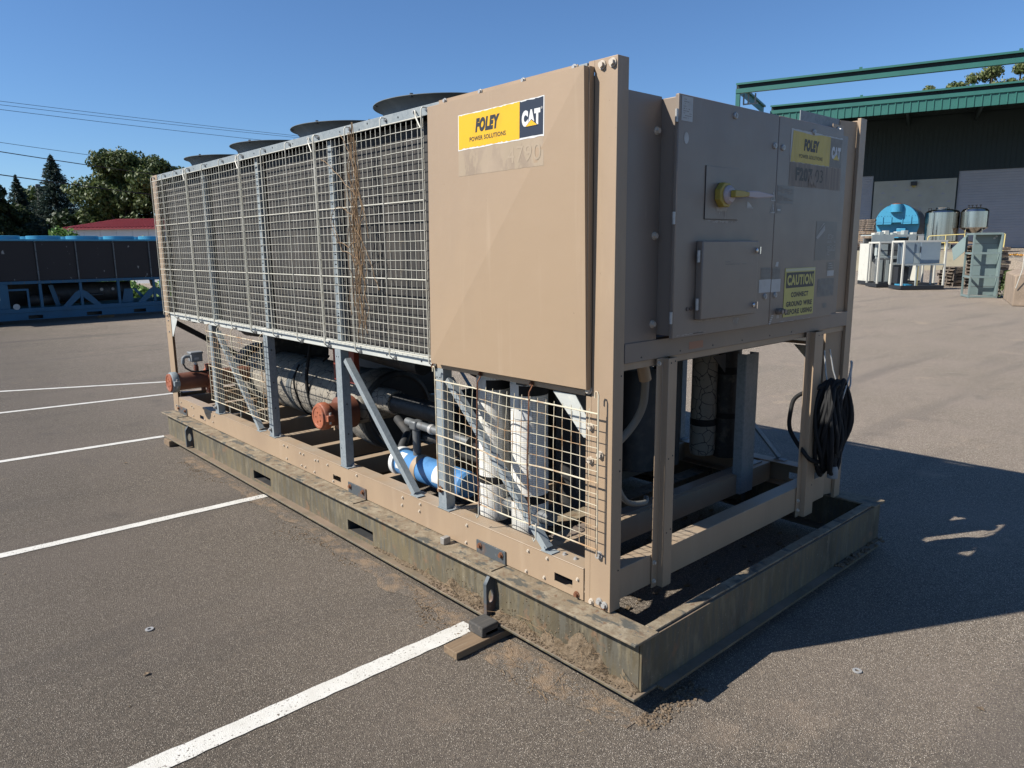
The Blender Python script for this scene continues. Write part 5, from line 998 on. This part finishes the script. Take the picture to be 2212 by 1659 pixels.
for x in (-13.9, -4.8): Wf(MB().box(x-.12, x+.12, -9.5, -9.4, 15.905, 16.06), 'frame_clip', 'green')

# loading dock, ramp
dk = MB(); edge = [(-45, -29.5, 1.46), (-12.0, -28.7, 1.45), (-7.0, -26.8, 1.40), (-2.45, -25.0, .92), (5, -22.6, .80), (26, -20, .8)]; back = [(-45, -.2, 1.40), (-12.0, -.2, 1.40), (-7, -.2, 1.40), (-2.45, -.2, 1.40), (5, -.2, 1.40), (26, -.2, 1.40)]
loc2 = Matrix.Translation((OX, OY, 0)) @ Matrix.Rotation(A109, 4, 'Z')
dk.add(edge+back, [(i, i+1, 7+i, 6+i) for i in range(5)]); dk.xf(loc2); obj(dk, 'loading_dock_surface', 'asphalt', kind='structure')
dw = MB(); dw.add(edge+[(x, y, 0) for x, y, z in edge]+[(x, y+.35, z-.01) for x, y, z in edge]+[(x, y+.35, 0) for x, y, z in edge], [(i, i+1, 7+i, 6+i) for i in range(5)]+[(12+i, 13+i, 1+i, i) for i in range(5)]+[(18+i, 19+i, 13+i, 12+i) for i in range(5)]); dw.v = [p+Vector((0, -.06, .03 if p.z > .1 else 0)) for p in dw.v]; dw.xf(loc2); obj(dw, 'retaining_wall', 'creamwall', smooth=False, label='cream painted concrete retaining wall of the loading dock', cat='retaining wall')
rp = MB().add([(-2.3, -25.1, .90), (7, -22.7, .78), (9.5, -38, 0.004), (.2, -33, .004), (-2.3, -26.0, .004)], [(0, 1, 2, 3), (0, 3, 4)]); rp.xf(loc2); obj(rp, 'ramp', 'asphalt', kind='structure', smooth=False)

# boiler and tanks on the dock
def wl(x, y, z=0): return loc2 @ Vector((x, y, z))
bo = root('blue_boiler', wl(-9.85, -14, 1.40), A109+R_(-7), 'large bright blue horizontal boiler with round front standing on the dock', 'boiler', local=True)
R0 = 1.76; zc = 2.36
def Bo(mb, nm, mt, **k): return obj(mb, nm, mt, bo, **k)
Bo(MB().lathe([(0, 0), (R0, 0), (R0, 4.2), (0, 4.2)], (0, .5, zc), (0, 1, 0), 64), 'boiler_shell', 'midgrey'); Bo(MB().lathe([(0, 0), (R0*.985, 0), (R0*.985, .02), (0, .02)], (0, .47, zc), (0, 1, 0), 64), 'lower_front', 'skyblue')
half = [(R0*math.cos(math.pi*k/32), zc+R0*math.sin(math.pi*k/32)*1.0) for k in range(33)]; half = [(x, z) for x, z in half]
Bo(MB().prism([(-R0, zc-.05), (-.45, zc-.05), (-.36, zc+.10), (.36, zc+.10), (.45, zc-.05), (R0, zc-.05)]+half[1:-1], 'y', -.35, .46), 'smoke_box', 'skyblue', smooth=False)
Bo(MB().lathe([(R0-.10, 0), (R0+.02, 0), (R0+.02, .10), (R0-.1, .1)], (0, .38, zc), (0, 1, 0), 64), 'boiler_rim', 'skyblue')
Bo(MB().lathe([(0, 0), (.50, 0), (.50, .68), (.44, .68), (.44, .6), (0, .6)], (-.05, -.45, zc+1.02), (0, 0, 1), 32), 'flue_stub', 'skyblue'); Bo(MB().lathe([(.43, 0), (.40, .08), (.2, .14), (0, .15)], (-.05, -.45, zc+1.66), (0, 0, 1), 24), 'flue_cover', 'brown')
for x in (-1.12, -.42, .48, 1.18): Bo(MB().box(x-.03, x+.03, -.42, -.351, zc+.02, zc+.62), 'stiffener', 'skyblue')
for k in range(13): x = -1.5+k*.25; Bo(MB().cyl((x, -.37, zc+.68+.0*k), (x, -.351, zc+.68), .03, 6), 'bolt', 'deepblue')
Bo(MB().box(-R0+.06, R0-.06, -.36, -.351, zc+.10, zc+.12), 'seam', 'deepblue'); Bo(MB().box(.02, .75, -.1, .45, zc-1.05, zc-.42), 'burner_housing', 'skyblue', bev=.03); Bo(MB().box(-R0, -R0+.25, -.3, .46, zc-1.3, zc-.06), 'side_fin', 'skyblue') if False else None
for y in (1.0, 3.8): Bo(MB().box(-1.2, 1.2, y-.1, y+.1, 0, 1.0), 'saddle', 'midgrey')
def tank(name, x, y, r, z0, z1, dome, cone, label, extras):
    p = wl(x, y, 1.40); t = root(name, p, A109, label, 'tank', group=None, local=True); z0 -= 1.4; z1 -= 1.4
    def K(mb, nm, mt, **k): return obj(mb, nm, mt, t, **k)
    prof = [(0, z0-cone), (r*.15, z0-cone), (r*.97, z0-.02), (r, z0+.03), (r, z1)]; K(MB().lathe(prof, (0, 0, 0), (0, 0, 1), 56), 'tank_body', 'stainless', angle=25)
    K(MB().lathe([(r*1.015, z1), (r*.98, z1+.04)]+[(r*.96*math.cos(a), z1+.04+dome*math.sin(a)) for a in [R_(8+10*k) for k in range(9)]]+[(0, z1+.04+dome)], (0, 0, 0), (0, 0, 1), 56), 'tank_dome', 'stainless', angle=25)
    for k in range(4): a = math.pi/4+k*math.pi/2; K(MB().cyl((r*.82*math.cos(a), r*.82*math.sin(a), 0), (r*.82*math.cos(a), r*.82*math.sin(a), z0), .05, 12), 'leg', 'stainless')
    return K
K = tank('stainless_tank', -6.31, -14, 1.36, 2.12, 4.62, .30, .3, 'wide stainless steel tank with round manway beside the blue boiler', 0)
K(MB().lathe([(0, 0), (.42, 0), (.45, .06), (.45, .16), (0, .17)], (-.1, -.2, 3.50), (0, 0, 1), 32), 'manway', 'stainless')
for x in (-1.0, .2, .35): K(MB().tube([(x-.1, -.3, 3.3), (x-.1, -.3, 3.62), (x+.1, -.3, 3.62), (x+.12, -.3, 3.4)], .03, 6), 'lid_handle', 'black')
K = tank('stainless_tank', -3.90, -14.5, 1.06, 3.24, 4.62, .34, .55, 'smaller stainless steel tank on legs right of the wide tank', 0)
K(MB().lathe([(.60, 0), (.80, .01), (.82, .04), (.6, .06)], (0, 0, 3.44), (0, 0, 1), 40), 'lid_ring', 'stainless')
for x in (-.5, -.25, .05, .35): K(MB().cyl((x, -.2, 3.5), (x, -.2, 3.74), .035, 8).box(x-.09, x+.09, -.23, -.17, 3.72, 3.78), 'lid_clamp', 'black')
for x, z in ((.12, 2.75), (-.05, 2.25)): K(MB().lathe([(0, 0), (.09, 0), (.09, .08), (0, .08)], (x, -1.03, z), (0, -1, 0), 16), 'port', 'stainless')

# handrail at the dock edge
hr = root('handrail', wl(-6.2, -26.2, 1.38), A109, 'yellow tubular handrail along the edge of the loading dock', 'handrail', local=True)
def Hr(pts, r=.035): obj(MB().tube(pts, r, 8), 'rail_tube', 'yellowrail', hr)
Hr([(-1.15, 0, 0), (-1.15, 0, 1.0), (-1.1, 0, 1.09), (-1.0, 0, 1.12), (1.2, 0, 1.21), (1.2, 0, 1.5)]); Hr([(-1.15, 0, .6), (1.2, 0, .62)]); Hr([(1.2, 0, 0), (1.2, 0, 1.2)]); Hr([(0, 0, 0), (0, 0, 1.15)])
hr2 = root('handrail', wl(-2.55, -25.6, .93), A109, 'narrow yellow safety rail standing behind the green cabinet', 'handrail', local=True)
obj(MB().tube([(-.14, 0, 0), (-.10, 0, 1.60), (0, 0, 1.68), (.10, 0, 1.60), (.06, 0, 0)], .045, 8), 'rail_tube', 'yellowrail', hr2); obj(MB().tube([(-.12, 0, .75), (.08, 0, .75)], .04, 8), 'rail_tube', 'yellowrail', hr2)
rg = random.Random(5); sp = []
for _ in range(46): x, y = rg.uniform(-2.2, -.7), -24.7+rg.uniform(-.15, .15); p = wl(x, y, 1.0+rg.random()*.14*(1-abs(x+1.6))); sp.append((p.x, p.y, p.z, .10, .08, .05))
lumps('webbing_heap', sp, 'orangegear', 3, label='heap of orange webbing on the dock edge beside the yellow rail', cat='webbing')

# pallets
pb = MB()
for y in (0, .5, 1.0): pb.box(0, 1.2, y-.04, y+.04, .022, .112)
for k in range(7): pb.box(k*.18, k*.18+.12, -.04, 1.04, .113, .135)
for k in (0, 3, 6): pb.box(k*.18, k*.18+.12, -.04, 1.04, 0, .021)
me_p1 = mesh_of(pb, 'wooden_pallet', 'woodpale', smooth=False); me_p2 = me_p1.copy(); me_p2.materials[0] = T['woodgrey']
def pallet(x, y, z, rot, me, lb, grp): o = bpy.data.objects.new('wooden_pallet', me); COL.objects.link(o); o.location = (x, y, z); o.rotation_euler = (rg.uniform(-.01, .01), rg.uniform(-.01, .01), rot); props(o, lb, 'pallet', grp)
ORD = ['bottom', 'second', 'third', 'fourth', 'fifth', 'sixth', 'seventh', 'eighth', 'ninth', 'tenth', 'eleventh', 'twelfth', 'thirteenth', 'fourteenth', 'fifteenth', 'sixteenth', 'topmost']
def od(k, n): return 'topmost pallet' if k == n-1 else ('bottom pallet' if k == 0 else ORD[k]+' pallet from the bottom')
rg = random.Random(8); b0 = wl(-12.3, -24.2)
for k in range(17): d = wl(-12.3+rg.uniform(-.06, .06)+(.0 if k < 10 else -.05), -24.2+rg.uniform(-.05, .05)); pallet(d.x, d.y, 1.45+k*.145, A109+rg.uniform(-.05, .05), me_p1 if k in (5, 6, 7, 8, 9, 10) else me_p2, od(k, 17)+' of the stack left of the blue boiler', 'tall pallet stack on the dock')
for k in range(4): d = wl(-13.2+rg.uniform(-.2, .2), -26.0+rg.uniform(-.1, .1)); pallet(d.x, d.y, 1.45+k*.15, A109+rg.uniform(-.2, .2), me_p1, od(k, 4)+' of the low messy pile at the dock edge', 'low pallet pile at the dock edge')
for k in range(12): pallet(33.6+rg.uniform(-.06, .06), 8.0+rg.uniform(-.06, .06), k*.145, R_(-38)+rg.uniform(-.06, .06), me_p2 if k < 9 else me_p1, od(k, 12)+' of the grey stack beside the green cabinet', 'pallet stack beside the green cabinet')
for k in range(6): pallet(34.6+rg.uniform(-.06, .06), 9.3+rg.uniform(-.06, .06), k*.145, R_(-38)+rg.uniform(-.09, .09), me_p2, od(k, 6)+' of the low grey stack behind the white frame', 'low pallet stack behind the white frame')
for i in range(14):
    b_ = Vector((33.9+rg.uniform(-.5, .5), 8.3+rg.uniform(-.5, .5), 1.75+rg.random()*.22)); a = rg.uniform(0, 3); d = Vector((math.cos(a), math.sin(a), rg.uniform(-.15, .15)))*.5
    obj(MB().bar(b_-d, b_+d, .11, .025), 'loose_board', 'woodpale', label='loose broken board lying on top of the grey pallet stack', cat='board', group='loose boards on the pallet stack')

# white air handler frames
def frame_unit(name, loc, rot, label, L_, D_, H_, base=.18):
    u = root(name, loc, rot, label, 'equipment frame', local=True)
    def K(mb, nm, mt, **k): return obj(mb, nm, mt, u, **k)
    K(MB().box(0, L_, 0, D_, 0.03, base), 'base_frame', 'ink')
    for x in (0, L_-.07):
        for y in (0, D_-.07): K(MB().box(x, x+.07, y, y+.07, base+.001, H_), 'frame_post', 'offwhite', bev=.004)
    for y in (0, D_-.07): K(MB().box(.071, L_-.071, y, y+.07, H_-.075, H_), 'frame_rail', 'offwhite', bev=.004)
    for x in (0, L_-.07): K(MB().box(x, x+.07, .071, D_-.071, H_-.075, H_), 'frame_rail', 'offwhite', bev=.004)
    return K
rot3 = math.atan2(8.776-9.989, 31.784-30.422)
K = frame_unit('equipment_frame', (30.42, 9.99, 0), rot3, 'front white steel equipment frame with blue grey glass panels', 1.82, 1.0, 2.05)
K(MB().box(.071, 1.749, .01, .06, 1.02, 1.08), 'mid_rail', 'palegrey'); K(MB().box(.071, 1.749, .93, .98, 1.02, 1.08), 'mid_rail', 'palegrey'); K(MB().box(.071, 1.749, .07, .92, 1.05, 1.07), 'shelf', 'midgrey')
K(MB().box(.08, .60, .30, .32, 1.09, 1.97), 'glass_panel', 'bluegrey', bev=.003); K(MB().box(.86, 1.70, .28, .30, 1.09, 1.97), 'glass_panel', 'bluegrey', bev=.003); K(MB().box(.62, .84, .33, .35, 1.09, 1.97), 'back_panel', 'bluegrey'); K(MB().box(.62, .84, .30, .32, 1.09, 1.52), 'switch_panel', 'palegrey'); K(MB().box(.83, .86, .27, .279, 1.55, 1.8), 'door_handle', 'ink')
K(MB().box(.08, 1.74, .60, .62, 1.09, 1.97), 'rear_panel', 'bluegrey'); K(MB().box(.60, .65, .02, .07, .181, 1.019), 'inner_post', 'palegrey'); K(MB().box(.68, .70, .02, .07, .181, 1.0), 'inner_post', 'yellowrail'); K(MB().box(.10, .50, .3, .7, .182, .24).box(.3, .6, .2, .3, .182, .22), 'scrap_panel', 'skyblue')
K(MB().box(.10, .55, .5, .9, .26, .95), 'fan_box', 'ink')
K = frame_unit('equipment_frame', (31.69, 11.48, 0), rot3, 'middle white equipment frame holding dark coils and a hanging panel', 2.6, 1.0, 2.02)
K(MB().box(.55, .60, .01, .06, .181, 1.05).box(1.25, 1.30, .01, .06, .181, .55), 'inner_post', 'offwhite'); K(MB().box(.6, 2.5, .01, .06, 1.05, 1.10), 'mid_rail', 'palegrey')
for x in (.12, .42, .82): K(MB().box(x, x+.26, .25, .5, .22, 1.30 if x < .8 else .98), 'coil_block', 'midgrey', bev=.01)
for x in (.12, .42, .82): K(MB().box(x+.06, x+.20, .235, .249, .26, 1.22 if x < .8 else .9), 'coil_face', 'palegrey')
K(MB().box(.2, .7, .6, .8, 1.4, 1.9).box(.3, 1.1, .5, .9, 1.25, 1.38), 'control_chassis', 'palegrey', bev=.01); K(MB().box(1.05, 1.62, .15, .17, 1.08, 1.93), 'hanging_panel', 'bluegrey'); K(MB().box(.1, 1.5, .3, .34, 1.60, 1.64), 'cross_bar', 'ink'); K(MB().box(.8, 1.5, .55, .57, 1.1, 1.95), 'inner_panel', 'midgrey')
u1 = root('white_air_handler', (33.54, 12.58, 0), rot3, 'tall white sheet metal air handler rear left of the equipment frames', 'air handler', local=True)
def K(mb, nm, mt, **k): return obj(mb, nm, mt, u1, **k)
K(MB().box(0, 2.45, 0, 1.1, .03, .2), 'base_frame', 'ink'); K(MB().box(0, .07, 0, 1.1, .201, 1.95).box(.10, .32, -.01, .02, .201, 1.1), 'side_panel', 'offwhite'); K(MB().box(0, 1.05, -.005, .02, 1.96, 2.34), 'top_panel', 'palegrey'); K(MB().box(1.052, 2.1, -.005, .02, 2.24, 2.34).box(1.75, 2.1, -.005, .02, 1.96, 2.239), 'top_panel', 'palegrey'); K(MB().box(.08, 2.3, .9, 1.0, .21, 2.2), 'back_panel', 'midgrey'); K(MB().box(0, 2.45, .021, 1.1, 2.30, 2.35), 'roof', 'palegrey'); K(MB().box(2.2, 2.45, 0, 1.1, .201, 2.29), 'end_panel', 'offwhite')
K(MB().prism([(.10, 1.15), (.24, 1.30), (.24, 1.12), (.14, 1.08)], 'y', -.03, -.011), 'torn_flap', 'midgrey'); K(MB().box(.40, .46, -.005, .05, .2, 1.9), 'frame_post', 'offwhite')
for k, x in enumerate((.15, .45, .75, 1.0, 1.25, 1.65, 1.95)): K(MB().box(x, x+.2, .1+.1*(k % 3), .4+.1*(k % 3), 2.351, 2.44+.05*(k % 3)), 'roof_unit', 'palegrey' if k % 2 else 'offwhite', bev=.01)

# grey green cabinet
gm = Vector((27.0, 6.49, 0)); gr_ = math.atan2(5.7116-6.4909, 27.4355-27.0057)
gc = root('open_cabinet', gm, gr_, 'tall grey green open steel cabinet with three shelves at the yard edge', 'cabinet', local=True)
def K(mb, nm, mt, **k): return obj(mb, nm, mt, gc, **k)
GW, GD, GH = .90, 1.05, 2.25
for x in (0, GW-.06):
    for y in (0, GD-.06): K(MB().box(x, x+.06, y, y+.06, 0, GH), 'cabinet_post', 'greygreen', bev=.004)
for z in (.02, .70, 1.52, 2.19): K(MB().box(.061, GW-.061, 0, .05, z, z+.07), 'cross_rail', 'greygreen', bev=.003); K(MB().box(0, .05, .061, GD-.061, z, z+.07), 'side_rail', 'greygreen')
for z0, z1 in ((.09, .70), (.77, 1.52), (1.59, 2.19)):
    K(MB().box(.061, GW-.061, .30, .315, z0, z1), 'back_panel', 'greygreen'); K(MB().box(.061, GW-.061, .292, .2995, (z0+z1)/2-.006, (z0+z1)/2+.006), 'panel_fold', 'midgrey')
K(MB().box(GW-.055, GW-.050, .061, GD-.07, .05, 2.2), 'side_panel', 'greygreen'); K(MB().box(.06, GW-.06, .06, GD-.06, GH-.01, GH), 'top_panel', 'greygreen')
for x, z in ((.70, 2.07), (.76, 2.13)): K(MB().lathe([(0, 0), (.035, 0), (.035, .004), (0, .004)], (x, .298, z), (0, -1, 0), 20), 'knockout', 'whiteshade')
for z in (.12, .72, 1.55): K(MB().cyl((.03, -.008, z), (.03, -.001, z), .012, 8).cyl((GW-.03, -.008, z), (GW-.03, -.001, z), .012, 8), 'bolt', 'chrome')
K(MB().add([(-.02, .95, 2.20), (-.35, 1.35, 1.72), (-.28, 1.25, 1.28), (-.02, .92, 1.62), (-.03, .94, 2.20), (-.36, 1.34, 1.72), (-.29, 1.24, 1.28), (-.03, .91, 1.62)], [(0, 1, 2, 3), (7, 6, 5, 4), (0, 4, 5, 1), (1, 5, 6, 2), (2, 6, 7, 3), (3, 7, 4, 0)]), 'hanging_door', 'greygreen', smooth=False)
# concrete wing wall, stake and bush at the right edge
cw = MB().prism([(0, 0), (3.2, 0), (3.2, 1.10), (.25, 1.02), (.0, .92)], 'y', 0, 3.6)
Mx = Matrix.Translation((23.9, 4.38, 0)) @ Matrix.Rotation(R_(-72), 4, 'Z'); cw.xf(Mx); cwr = obj(cw, 'concrete_block', 'concrete', bev=.03, label='tan concrete wing wall at the right edge beside the bush', cat='concrete wall')
for k in range(5): b_ = MB().box(.02, 3.0, .1+k*.62, .13+k*.62, 1.045, 1.062) if False else None
obj(MB().tube([(23.86, 4.33, .55), (23.75, 4.18, 1.15), (23.80, 4.20, 1.73)], .012, 6), 'stake', 'offwhite', label='thin pale leaning stake in front of the concrete wing wall', cat='stake')

# ================================================================ vegetation
def leaves(n, fn, size, seed, flat_=0):
    """small quads scattered by fn(rng)->(pos, outward)"""
    r = random.Random(seed); mb = MB()
    for _ in range(n):
        p, o = fn(r); s = size*r.uniform(.6, 1.35); a = Vector((r.gauss(0, 1), r.gauss(0, 1), r.gauss(0, 1))).normalized(); nrm = (o+a*.9).normalized(); u = nrm.cross(Vector((r.gauss(0, 1), r.gauss(0, 1), r.gauss(0, .5)))).normalized(); v = nrm.cross(u)*.6
        mb.add([p-u*s-v*s*.2, p-v*s, p+u*s, p+v*s], [(0, 1, 2, 3)])
    return mb
def broad(name, base, h, rad, label, n=9000, size=.16, mat='leaf', seed=1, lobes=14, group='trees behind the blue chiller', trunkh=.3, sq=.8):
    t = root(name, base, 0, label, 'tree', group, local=True); r = random.Random(seed); L_ = []
    for k in range(lobes):
        a = r.uniform(0, 6.28); q = r.random()**.6; zz = trunkh*h+(h*(1-trunkh))*r.uniform(.12, .88); e = math.sqrt(max(.08, 1-((zz-trunkh*h)/(h*(1-trunkh))*1.7-.75)**2)); L_.append((Vector((math.cos(a)*rad*q*e*.85, math.sin(a)*rad*q*e*.85, zz)), rad*r.uniform(.26, .46)))
    L_.append((Vector((0, 0, h-rad*.42)), rad*.42))
    def fn(rr):
        c, q = L_[int(rr.random()*len(L_))]; d = Vector((rr.gauss(0, 1), rr.gauss(0, 1), rr.gauss(0, 1))).normalized(); k = rr.random()**.35*(1+.22*math.sin(7*d.x+5*d.z+q*9)); return c+Vector((d.x*q*k, d.y*q*k, d.z*q*k*sq)), d
    obj(leaves(n, fn, size, seed), 'crown', mat, t, weld=False, smooth=False)
    tk = MB().tube([(0, 0, 0), (.1, 0, h*.25), (0, .1, h*.5), (0, 0, h*.85)], [h*.028, h*.022, h*.015, h*.004], 8)
    for c, q in L_[:8]: tk.tube([(0, 0, h*.3), (c.x*.5, c.y*.5, c.z*.75), tuple(c)], [h*.012, h*.008, h*.003], 5)
    obj(tk, 'trunk', 'bark', t)
def spruce(base, h, rad, label, seed, n=9000):
    t = root('spruce_tree', base, 0, label, 'tree', 'trees behind the blue chiller', local=True); r = random.Random(seed); mb = MB(); nb = 520
    br = [(r.uniform(.03, 1)**.85, r.uniform(0, 6.28), r.uniform(.70, 1.12)) for _ in range(nb)]
    for f, a, k in br:
        L_ = rad*(1-f)**.9*k+.03; m_ = max(6, int(n/nb*(.25+1.5*(1-f))))
        for _ in range(m_):
            q = r.random()**.7; w = min(.24, .05+.28*L_)*(1.1-.7*q); p = Vector((math.cos(a)*L_*q+r.gauss(0, w*.5), math.sin(a)*L_*q+r.gauss(0, w*.5), min(h, h*f-.22*L_*q+.16*L_*q*q-abs(r.gauss(0, .07+.05*L_))))); s = r.uniform(.05, .11); d = Vector((math.cos(a+r.gauss(0, .6)), math.sin(a+r.gauss(0, .6)), r.gauss(-.1, .4))).normalized(); sd = d.cross(Vector((r.gauss(0, 1), r.gauss(0, 1), 1))).normalized()*s*.4
            mb.add([p-d*s-sd*.3, p-sd, p+d*s*1.2, p+sd], [(0, 1, 2, 3)])
    for _ in range(60): z = h-r.random()*.8; mb.add([(r.gauss(0, .03), r.gauss(0, .03), z), (r.gauss(0, .06), r.gauss(0, .06), z+.05), (r.gauss(0, .02), r.gauss(0, .02), z+.16)], [(0, 1, 2)])
    obj(mb, 'crown', 'needle', t, weld=False, smooth=False); obj(MB().tube([(0, 0, 0), (0, 0, h)], [h*.02, .01], 8), 'trunk', 'bark', t)
spruce((11.3, 69.7, 0), 9.9, 4.3, 'tall blue green spruce with a pointed top left of the big leafy tree', 1, 60000)
spruce((9.35, 74.1, 0), 8.5, 2.9, 'shorter spruce behind at the left edge of the trees', 2, 34000)
broad('leafy_tree', (13.9, 60.6, 0), 9.7, 3.2, 'large rounded broadleaf tree behind the red roofed building', n=42000, size=.13, seed=4, lobes=34, trunkh=.15)
broad('leafy_tree', (16.0, 58.2, 0), 9.2, 2.7, 'broadleaf tree right of the largest one close to the tan chiller', n=26000, size=.13, seed=5, lobes=24, trunkh=.15)
broad('dark_tree', (8.3, 72.5, 0), 6.4, 3.0, 'dense dark tree at the left edge of the picture', n=16000, size=.17, mat='leafdark', seed=6, lobes=18, trunkh=.08)
broad('dark_tree', (6.2, 70.0, 0), 8.9, 2.2, 'tall dark tree cut by the left picture edge', n=10000, size=.17, mat='leafdark', seed=16, lobes=14, trunkh=.1)
broad('distant_tree', (12.9, 89, 0), 9.0, 2.6, 'pale distant tree showing between the two spruces', n=7000, size=.18, mat='leaf', seed=7, lobes=12, trunkh=.1)
broad('dark_tree', (12.0, 64.0, 0), 5.4, 3.0, 'low dark tree under the large rounded tree', n=14000, size=.17, mat='leafdark', seed=8, lobes=16, trunkh=.05)
broad('dark_tree', (18.0, 60.0, 0), 6.0, 3.0, 'dark tree mostly hidden behind the tan chiller guard', n=9000, size=.17, mat='leafdark', seed=9, lobes=14, trunkh=.05)
def shrubrow(name, x0, x1, y, h, n, mat, seed, **k):
    def fn(rr): x = rr.uniform(x0, x1); hh = h*(.7+.3*math.sin(x*1.3+seed)+.15*math.sin(x*3.7)); z = rr.random()**.8*hh; return Vector((x, y+rr.gauss(0, .5), z)), Vector((0, -1, .4))
    return obj(leaves(n, fn, .11, seed), name, mat, weld=False, smooth=False, **k)
shrubrow('hedge', -6, 26, 54.0, 2.6, 16000, 'leafdark', 2, kind='stuff', label='dark hedge mass at the foot of the trees', cat='hedge')
shrubrow('undergrowth', -1, 11, 28.5, 1.3, 7000, 'leafbright', 3, kind='stuff', label='bright green undergrowth seen under the blue chiller', cat='undergrowth')
broad('sapling', (3.15, 25.2, 0), 2.78, .75, 'bright green sapling leaves rising above the blue chiller fans', n=700, size=.075, mat='leafbright', seed=11, lobes=7, group='saplings behind the blue chiller', trunkh=.45)
broad('sapling', (5.55, 25.6, 0), 2.50, .55, 'low green leaf tips above the blue chiller near the tan post', n=400, size=.07, mat='leafbright', seed=12, lobes=5, group='saplings behind the blue chiller', trunkh=.5)
for i, (x, y, h, r_, lb) in enumerate(((129.5, 36.2, 28.3, 3.2, 'treetop with twin points above the warehouse roof'), (133.6, 33.0, 29.3, 3.0, 'highest treetop at the right edge above the warehouse roof'), (125.5, 39.6, 26.2, 2.4, 'low treetops just showing over the warehouse roof'), (123.0, 42.0, 25.6, 2.0, 'leftmost tip of foliage over the warehouse roof'))):
    broad('distant_tree', (x, y, 0), h, r_, lb, n=5200, size=.22, mat='leaftop', seed=30+i, lobes=14, group='trees beyond the warehouse', trunkh=.72)
def fnb(rr): a = rr.uniform(0, 6.28); q = rr.random()**.5; z = rr.random()**.7*.95; return Vector((27.75+math.cos(a)*.42*q*(1.1-z*.6), 5.35+math.sin(a)*.42*q*(1.1-z*.6)+.1*z, z)), Vector((math.cos(a), math.sin(a), .5))
bs_ = root('bush', (27.75, 5.35, 0), 0, 'scrubby green bush between the grey green cabinet and the concrete wall', 'bush'); obj(leaves(1500, fnb, .05, 40), 'foliage', 'leaf', bs_, weld=False, smooth=False); obj(leaves(300, lambda r_: (Vector((27.4+r_.gauss(0, .22), 5.12+r_.gauss(0, .12), r_.random()*.28)), Vector((0, 0, 1))), .04, 41), 'low_foliage', 'leafbright', bs_, weld=False, smooth=False)

# red roofed building
e0, e1_ = Vector((8.06, 50.72, 0)), Vector((12.2, 47.01, 0)); ex = (e1_-e0).normalized(); rr_ = math.atan2(ex.y, ex.x)
rbd = root('red_roofed_building', e0, rr_, 'low white building with red standing seam metal roof behind the blue chiller', 'building', local=True)
def K(mb, nm, mt, **k): return obj(mb, nm, mt, rbd, **k)
LB = 11.0
for k in range(int(LB)): K(MB().box(.05+k, 1.035+k, .1, .2, 0, 3.40), 'wall_panel', 'whitewall')
K(MB().box(.05, .15, .21, 7, 0, 3.22).box(.05, LB+.03, 6.9, 7, 0, 3.22), 'wall', 'whitewall')
K(MB().add([(-.15, -.12, 3.42), (LB+.2, -.12, 3.42), (LB+.2, 3.5, 4.07), (1.45, 3.5, 4.07), (-.15, 7.1, 3.27), (LB+.2, 7.1, 3.27)], [(0, 1, 2, 3), (0, 3, 4), (3, 2, 5, 4)]), 'roof', 'redroof', smooth=False)
K(MB().box(-.17, LB+.2, -.16, -.125, 3.33, 3.43), 'eave_trim', 'redroof')
for k in range(46):
    x = -.05+k*.243; f = min(1, (x+.15)/1.6) if x < 1.45 else 1; 
    if f <= .05: continue
    K(MB().bar((x, -.12, 3.44), (x, -.12+3.62*f, 3.44+.65*f), .05, .09), 'roof_seam', 'redroof')
K(MB().bar((-.15, -.12, 3.44), (1.45, 3.5, 4.09), .08, .06).bar((1.45, 3.5, 4.09), (LB+.2, 3.5, 4.09), .12, .06), 'ridge_cap', 'redroof')
# pole and overhead lines
pl_ = root('utility_pole', (12.34, 82.4, 0), 0, 'dark utility pole top between the spruces', 'utility pole'); obj(MB().cyl((12.34, 82.4, 0), (12.34, 82.4, 8.5), .14, 10), 'pole', 'woodblack', pl_); obj(MB().box(12.15, 12.53, 82.2, 82.5, 8.1, 8.45), 'transformer', 'midgrey', pl_)
def wire(a, b, r, sag, lb):
    a, b = Vector(a), Vector(b); e = (b-a); a2, b2 = a-e*1.2, b+e*.9; n = 40
    obj(MB().tube([a2.lerp(b2, k/n)+Vector((0, 0, -sag*4*(k/n)*(1-k/n)+sag*.8)) for k in range(n+1)], r, 5), 'power_line', 'black', label=lb, cat='power line', group='overhead lines')
wire((7.94, 67.03, 13.37), (31.45, 66.27, 12.83), .016, .5, 'topmost of the three thin lines across the left sky')
wire((7.91, 67.0, 13.10), (30.13, 67.47, 12.86), .016, .5, 'middle of the three thin lines across the left sky')
wire((7.86, 66.95, 12.75), (28.76, 68.61, 12.48), .018, .5, 'lowest of the three thin lines across the left sky')
wire((6.64, 60.39, 9.51), (19.48, 62.33, 8.77), .016, .3, 'single thin line just above the treetops')
wire((3.91, 41.65, 6.79), (12.82, 47.27, 6.61), .022, .25, 'thick dark line crossing in front of the spruce')
wire((3.76, 41.5, 5.69), (12.9, 47.2, 5.35), .026, .2, 'lowest thick dark line ending in the trees')
